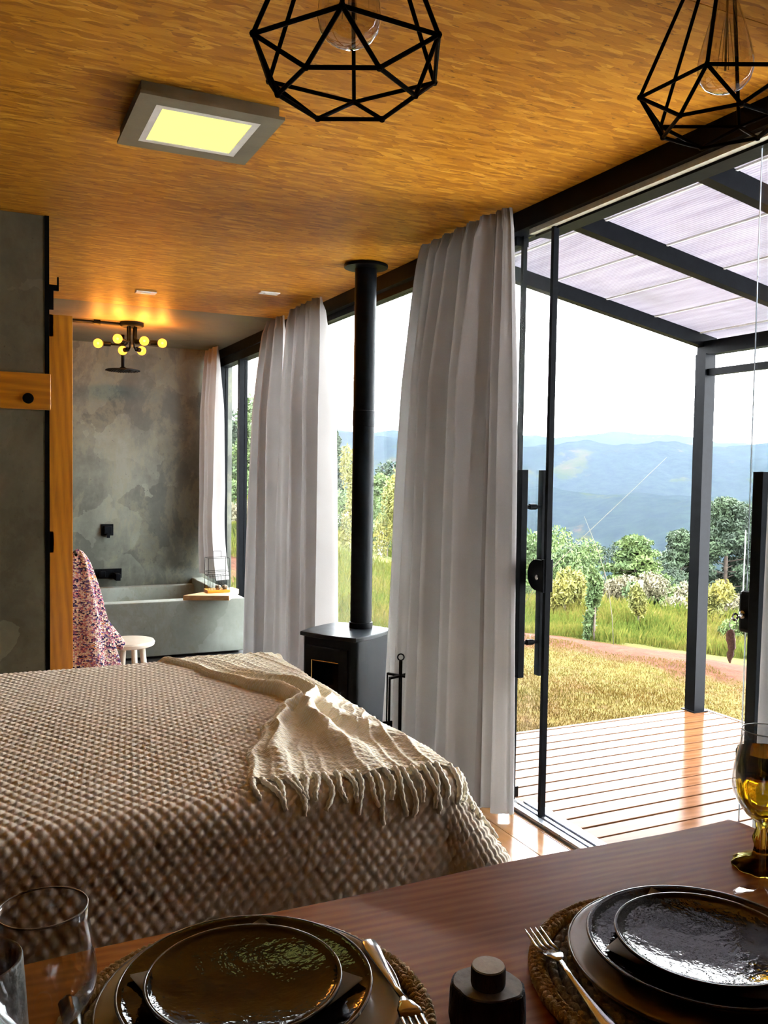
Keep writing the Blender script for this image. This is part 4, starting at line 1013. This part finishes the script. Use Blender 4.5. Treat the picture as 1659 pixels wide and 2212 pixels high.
def ham(r, z, t): return (r*(1+(.018*math.sin(t*17)*math.sin(z*260) if .01 < z < .10 else 0)), z)
MB().lathe([(0, 0), (.046, 0), (.049, .004), (.048, .03), (.045, .08), (.0435, .108), (.042, .110), (.0395, .108), (.041, .06), (.043, .02), (.04, .008), (0, .006)], (-.004, .84, TZ), 80, ham).build('cup_body', 'stoneware', cpz, smooth=True)

# ------------------------------------------------------------------ landscape
def gz(x, y):
    b = -.42-.045*(x-2)
    r = math.hypot(x, y)
    up = y-7-.62*(x-2)
    if up > 0: b += .115*up*smst(up/5)
    q = .848*x+.530*y-9.1
    b += .12*math.exp(-((q-.1)/.7)**2)
    b -= .28*max(0, q-1.2)*smst((x-5)/4)*.35
    b += .10*mn.noise(Vector((x*.35, y*.35, 0)))*min(1, max(0, (r-5)/4))+.03*mn.noise(Vector((x*1.7, y*1.7, 4)))
    if r > 27: b -= ((r-27)*.16)
    return b
# a polar patch: fine near the house
gm = MB()
azs = [math.radians(a) for a in lin(2, 68, 130)]; rr_ = [2.3*(42/2.3)**(i/110) for i in range(111)]
def gpt(a, r): x, y = r*math.sin(a), r*math.cos(a); return (x, y, gz(x, y))
gm.grid(gpt, azs, rr_)
go = gm.build('meadow', 'meadow_ground', smooth=True); go['kind'] = 'structure'; go['label'] = 'yellow-green lawn with a bank of red soil outside'
HP = [(30, -3.5), (60, -9), (150, -24), (400, -52), (700, -72), (1100, -78), (1600, -40), (2200, 30), (2900, 85), (3600, 125), (5200, 60)]
def hz(a, r):
    b = HP[-1][1]
    for (r0, h0), (r1, h1) in zip(HP[:-1], HP[1:]):
        if r <= r1: b = h0+(h1-h0)*smst((r-r0)/(r1-r0)); break
    x, y = r*math.sin(a), r*math.cos(a)
    k = smst((r-120)/900)
    rid = 1-abs(mn.noise(Vector((x*.0011, y*.0011, 1.3))))*2
    b += k*(90*(rid-.45)*smst((r-900)/1500)+45*mn.noise(Vector((x*.0026, y*.0026, 5)))+16*mn.noise(Vector((x*.009, y*.009, 2)))+6*mn.noise(Vector((x*.03, y*.03, 2))))
    return b
hm = MB().grid(lambda a, r: (r*math.sin(a), r*math.cos(a), hz(a, r)), [math.radians(a) for a in lin(2, 68, 300)], [30*(5200/30)**(i/220) for i in range(221)])
ho = hm.build('valley_hills', 'forest_hills', smooth=True); ho['kind'] = 'structure'; ho['label'] = 'hazy blue wooded valley and mountain ridges'

def hazemat():
    t = NT('valley_mist')
    v = t.n('ShaderNodeVolumeScatter', {'Color': (.60, .74, 1.0), 'Density': .000030, 'Anisotropy': .1})
    t.set(t.out.inputs[1], v); MATS['valley_mist'] = t.m
hazemat()
hz_ = MB().box((-600, 60, -150), (6000, 6000, 420)).build('valley_haze', 'valley_mist'); tag(hz_, 'thin bluish mist filling the valley', 'mist', kind='stuff')

def foliage(m, c, rad, n, size, r, flat=1.0):
    for _ in range(n):
        while True:
            p = Vector((r.uniform(-1, 1), r.uniform(-1, 1), r.uniform(-1, 1)))
            if .15 < p.length < 1: break
        p = p*(.6+.4*p.length)
        q = Vector(c)+Vector((p.x*rad[0], p.y*rad[1], p.z*rad[2]))
        d = Vector((r.uniform(-1, 1), r.uniform(-1, 1), r.uniform(-.7, 1)*flat)).normalized()
        e = d.cross(Vector((r.uniform(-1, 1), r.uniform(-1, 1), r.uniform(-1, 1)))).normalized()
        s = size*r.uniform(.6, 1.3)
        m.add([q-d*s*.5-e*s*.22, q-d*s*.5+e*s*.22, q+d*s*.5+e*s*.16, q+d*s*.6, q+d*s*.5-e*s*.16], [(0, 1, 2, 3, 4)])
def fbuild(m, name, mat, parent):
    me = bpy.data.meshes.new(name); me.from_pydata(m.v, [], m.f); me.materials.append(MATS[mat])
    o = bpy.data.objects.new(name, me); C.objects.link(o); o.parent = parent; o.matrix_parent_inverse = parent.matrix_basis.inverted(); return o
def gxy(px, r):
    d = ray(px, 1050); d.z = 0; d.normalize(); return d.x*r, d.y*r
def tree(name, label, px, r, h, wd, mat, n, leaf, seed, group=None, style='pine', base=None):
    x, y = gxy(px, r); z = gz(x, y) if base is None else base
    rr = random.Random(seed); root = thing(name, label, 'tree', (x, y, z), group)
    tm = MB(); tm.tube([(x, y, z-.2), (x+rr.uniform(-.05, .05)*h*.2, y, z+h*.5), (x+rr.uniform(-.02, .02)*h, y, z+h*.95)], [h*.022, h*.015, h*.004], 7)
    m = MB()
    if style == 'pine':
        nc = 26
        for k in range(nc):
            t = .22+.74*(k/nc); a = k*2.4+rr.uniform(-.4, .4); rad = wd*(1-.62*abs(t-.45)**1.1*1.5)*rr.uniform(.55, 1.0)*(1.25-t)
            c = (x+rad*math.cos(a), y+rad*math.sin(a), z+h*t+rr.uniform(-.02, .03)*h)
            tm.tube([(x, y, z+h*t*.92), c], [h*.006, h*.002], 5)
            foliage(m, c, (wd*.34, wd*.34, h*.065), n//nc, leaf, rr)
        foliage(m, (x, y, z+h*.93), (wd*.22, wd*.22, h*.07), n//nc, leaf, rr)
    else:
        for k in range(9):
            a = rr.uniform(0, 6.3); q = rr.uniform(.1, .6)
            c = (x+wd*q*math.cos(a), y+wd*q*math.sin(a), z+h*rr.uniform(.3, .85))
            foliage(m, c, (wd*.42, wd*.42, h*.22), n//9, leaf, rr)
    tm.build('trunk', 'trunk', root, smooth=True)
    fbuild(m, 'crown', mat, root)
def gbase(px, py, r): return CAM.z+ray(px, py).normalized().z*r/ (ray(px, py).normalized().xy.length)
tree('pine_tree', 'tall dark pine tree right of the terrace post', 1575, 38, 4.9, 1.75, 'leaf_pine', 15000, .13, 1, base=gbase(1575, 1335, 38))
tree('pine_tree', 'dark pine tree at the far right beside the door handle', 1640, 40, 4.6, 1.6, 'leaf_pine', 11000, .13, 2, base=gbase(1640, 1335, 40))
tree('pine_tree', 'shorter dark pine tree left of the terrace post', 1478, 37, 3.4, 1.4, 'leaf_pine', 10000, .13, 3, base=gbase(1478, 1325, 37))
tree('conifer', 'bright green young conifer in the field left of the terrace post', 1378, 24, 1.75, .95, 'leaf_green', 8000, .085, 4, base=gbase(1378, 1300, 24))
tree('conifer', 'leafy tree beside the bathroom window mullion', 548, 24, 3.2, 1.25, 'leaf_green', 12000, .10, 5, style='bush', base=gbase(548, 1105, 24))
tree('conifer', 'dark tree showing behind the bathroom curtain', 492, 27, 3.6, 1.5, 'leaf_pine', 9000, .12, 6, style='bush', base=gbase(492, 1110, 27))
tree('conifer', 'green tree just right of the flue pipe', 822, 26, 2.3, .85, 'leaf_green', 8000, .10, 7, base=gbase(822, 1190, 26))
tree('conifer', 'slim dark cypress left of the flue pipe', 724, 40, 3.4, .45, 'leaf_pine', 5000, .12, 8, base=gbase(724, 1090, 40))
tree('conifer', 'dark round tree beside the wide grey curtain', 850, 34, 2.6, 1.3, 'leaf_pine', 7000, .12, 9, style='bush', base=gbase(850, 1140, 34))
SHL = ['leafy green shrub seen right beside the open door leaf edge', 'tall leafy green shrub behind the curved dry stalk', 'dark green shrub between the curved stalk and the young conifer', 'dry brownish shrub at the left foot of the young conifer', 'leafy green shrub just right of the pale concrete fence post', 'dark green thicket between young conifer and short pine',
       'slender yellow shrub left of the small slender sapling', 'small slender sapling standing on the soil bank beside the curved stalk', 'thin yellow stem in front of the pale concrete fence post', 'dry brownish shrub left of the terrace post', 'yellow shrub right of the terrace post below the tall pine', 'dry brownish shrub below the far right pine', 'low green shrub left of the key fob',
       'leafy green shrub seen through the glass between the bar handles', 'tall yellow shrub along the left edge of the wide grey curtain', 'slim yellow shrub along the left side of the flue pipe', 'leafy green shrub right of the flue pipe', 'leafy green shrub below the slim cypress', 'dry shrub on the slope right of the bathroom mullion', 'green shrub on the slope below the tree at the bathroom window']
for i, (px, r, h, wd, mt) in enumerate([(1205, 19, 1.7, 1.2, 'leaf_green'), (1255, 22, 1.9, 1.3, 'leaf_green'), (1310, 26, 1.6, 1.5, 'leaf_pine'), (1345, 19, 1.0, .9, 'leaf_dry'), (1420, 17, .9, .8, 'leaf_green'), (1440, 30, 1.6, 1.7, 'leaf_pine'),
                                          (1225, 13, 1.0, .5, 'leaf_yellow'), (1290, 10.8, .95, .17, 'leaf_green'), (1385, 12.2, .8, .2, 'leaf_yellow'), (1470, 16, 1.0, .9, 'leaf_dry'), (1545, 14, .9, .6, 'leaf_yellow'), (1590, 17, .9, .9, 'leaf_dry'), (1620, 12, .6, .5, 'leaf_green'),
                                          (1150, 17, 1.5, 1.3, 'leaf_green'), (860, 15, 1.9, .5, 'leaf_yellow'), (756, 16, 2.0, .35, 'leaf_yellow'), (838, 18, 1.2, .9, 'leaf_green'), (740, 20, 1.2, 1.0, 'leaf_green'), (545, 15, .7, .9, 'leaf_dry'), (530, 18, 1.0, 1.1, 'leaf_green')]):
    x, y = gxy(px, r); z = gz(x, y); root = thing('wild_shrub', SHL[i], 'shrub', (x, y, z), 'wild shrubs in the field')
    rr = random.Random(50+i); m = MB()
    for k in range(7): foliage(m, (x+wd*.5*rr.uniform(-1, 1), y+wd*.5*rr.uniform(-1, 1), z+h*rr.uniform(.15, .85)), (wd*.32, wd*.32, h*.22), int(260+wd*420), .045+.015*wd, rr, 1.5)
    fbuild(m, 'foliage', mt, root)
    MB().tube([(x, y, z-.1), (x+.03, y, z+h*.7)], [.02, .006], 6).build('stem', 'trunk', root)

# tall wild grass beyond the soil bank, and short lawn blades
rg = random.Random(5)
def blades(n, rmin, rmax, az0, az1, hmin, hmax, wd, cond):
    m = MB(); k = 0
    while k < n:
        r = rmin*(rmax/rmin)**rg.random(); a = math.radians(rg.uniform(az0, az1)); x, y = r*math.sin(a), r*math.cos(a)
        if not cond(x, y): continue
        k += 1; z = gz(x, y); h = rg.uniform(hmin, hmax)*(.35+.65*smst((q_(x, y)-.8)/4.0) if hmax > .3 else 1)*(1+.5*mn.noise(Vector((x*.9, y*.9, 5)))); t = rg.uniform(0, 2*PI); w_ = wd*(r/10)**.5; ln_ = h*rg.uniform(.1, .5)
        dx, dy = math.cos(t), math.sin(t)
        m.add([(x-dy*w_, y+dx*w_, z-.02), (x+dy*w_, y-dx*w_, z-.02), (x+dx*ln_*.4+dy*w_*.7, y+dy*ln_*.4-dx*w_*.7, z+h*.6), (x+dx*ln_, y+dy*ln_, z+h), (x+dx*ln_*.4-dy*w_*.7, y+dy*ln_*.4+dx*w_*.7, z+h*.6)], [(0, 1, 2, 3, 4)])
    return m
def q_(x, y): return .848*x+.530*y-9.1
def fb2(m, name, mat, label, cat):
    me = bpy.data.meshes.new(name); me.from_pydata(m.v, [], m.f); me.materials.append(MATS[mat])
    o = bpy.data.objects.new(name, me); C.objects.link(o); return tag(o, label, cat, kind='stuff')
def dens(x, y): return q_(x, y)+2.2*mn.noise(Vector((x*.7, y*.7, 8))) > 1.3 and not (mn.noise(Vector((x*.25, y*.25, 2))) > .22 and rg.random() < .8)
fb2(blades(70000, 9, 30, 30, 54, .10, .50, .0045, dens), 'wild_grass', 'grass_blades', 'tall wild grass beyond the red soil bank', 'grass')
fb2(blades(34000, 9, 30, 12, 30, .06, .26, .0045, lambda x, y: x > 2.6 and mn.noise(Vector((x*.3, y*.3, 6))) < .15), 'hill_grass', 'grass_blades', 'patchy grass on the rising slope outside the windows', 'grass')
fb2(blades(90000, 4.2, 10.5, 20, 54, .008, .024, .0028, lambda x, y: x > 2.4 and not (x < 4.1 and y < 4.02) and q_(x, y)+1.2*mn.noise(Vector((x*.6, y*.6, 3))) < .05), 'lawn_grass', 'lawn_blades', 'short yellowish lawn grass around the deck', 'grass')

# fence posts, stalks, cable
for px, r, y0_, y1_, lb, wd in ((1388, 15, 1253, 1345, 'pale concrete fence post among the wild shrubs', .045), (1612, 13, 1145, 1300, 'tall pale slim pole in front of the pine trees', .009), (822, 17, 1148, 1215, 'pale fence post right of the flue pipe', .05)):
    x, y = gxy(px, r); zt = gbase(px, y0_, r); zb = min(gz(x, y), gbase(px, y1_, r))
    o = MB().tube([(x, y, zb-.1), (x+.02, y, zt-.02), (x+.02, y, zt)], [wd, wd*.9, wd*.6], 6).build('fence_post', 'fence_concrete', smooth=False)
    tag(o, lb, 'post')
for pts, r, lb in (([(1325, 1392), (1322, 1330), (1312, 1255), (1292, 1190), (1262, 1115)], 9.4, 'thin dry stalk curving up from the red soil bank'), ([(1120, 1320), (1190, 1230), (1270, 1150), (1360, 1065), (1440, 988)], 9.8, 'long thin straw-coloured stalk leaning diagonally over the field')):
    P_ = []
    for px, py in pts:
        d = ray(px, py); d2 = Vector((d.x, d.y)).length; P_.append(CAM+d*(r/d2))
    o = MB().tube(P_, [.0035, .0035, .003, .0025, .0015], 6).build('dry_stalk', 'straw', smooth=True); tag(o, lb, 'stalk')
a_, b_ = atd(300, 878, 60), atd(2000, 885, 60)
o = MB().tube([a_+(b_-a_)*t-Vector((0, 0, 1.2*4*t*(1-t)*.3)) for t in lin(0, 1, 30)], .012, 5).build('power_cable', 'wire_gray', smooth=True)
tag(o, 'thin grey power cable crossing the white sky', 'cable')
# far house beyond the left window
hx, hy = gxy(742, 34); hz0 = gbase(742, 1112, 34)
hs = thing('farmhouse', 'small house with reddish roof beyond the window left of the flue', 'house', (hx, hy, hz0))
MB().box((hx-1.0, hy-.8, hz0-1.5), (hx+1.0, hy+.8, hz0+.28)).build('wall', 'house_wall', hs)
MB().loft([[(hx+s_*1.15, hy-1.0, hz0+.26), (hx+s_*1.15, hy+1.0, hz0+.26), (hx+s_*1.15, hy, hz0+.62)] for s_ in (-1, 1)]).build('roof', 'roof_red', hs)
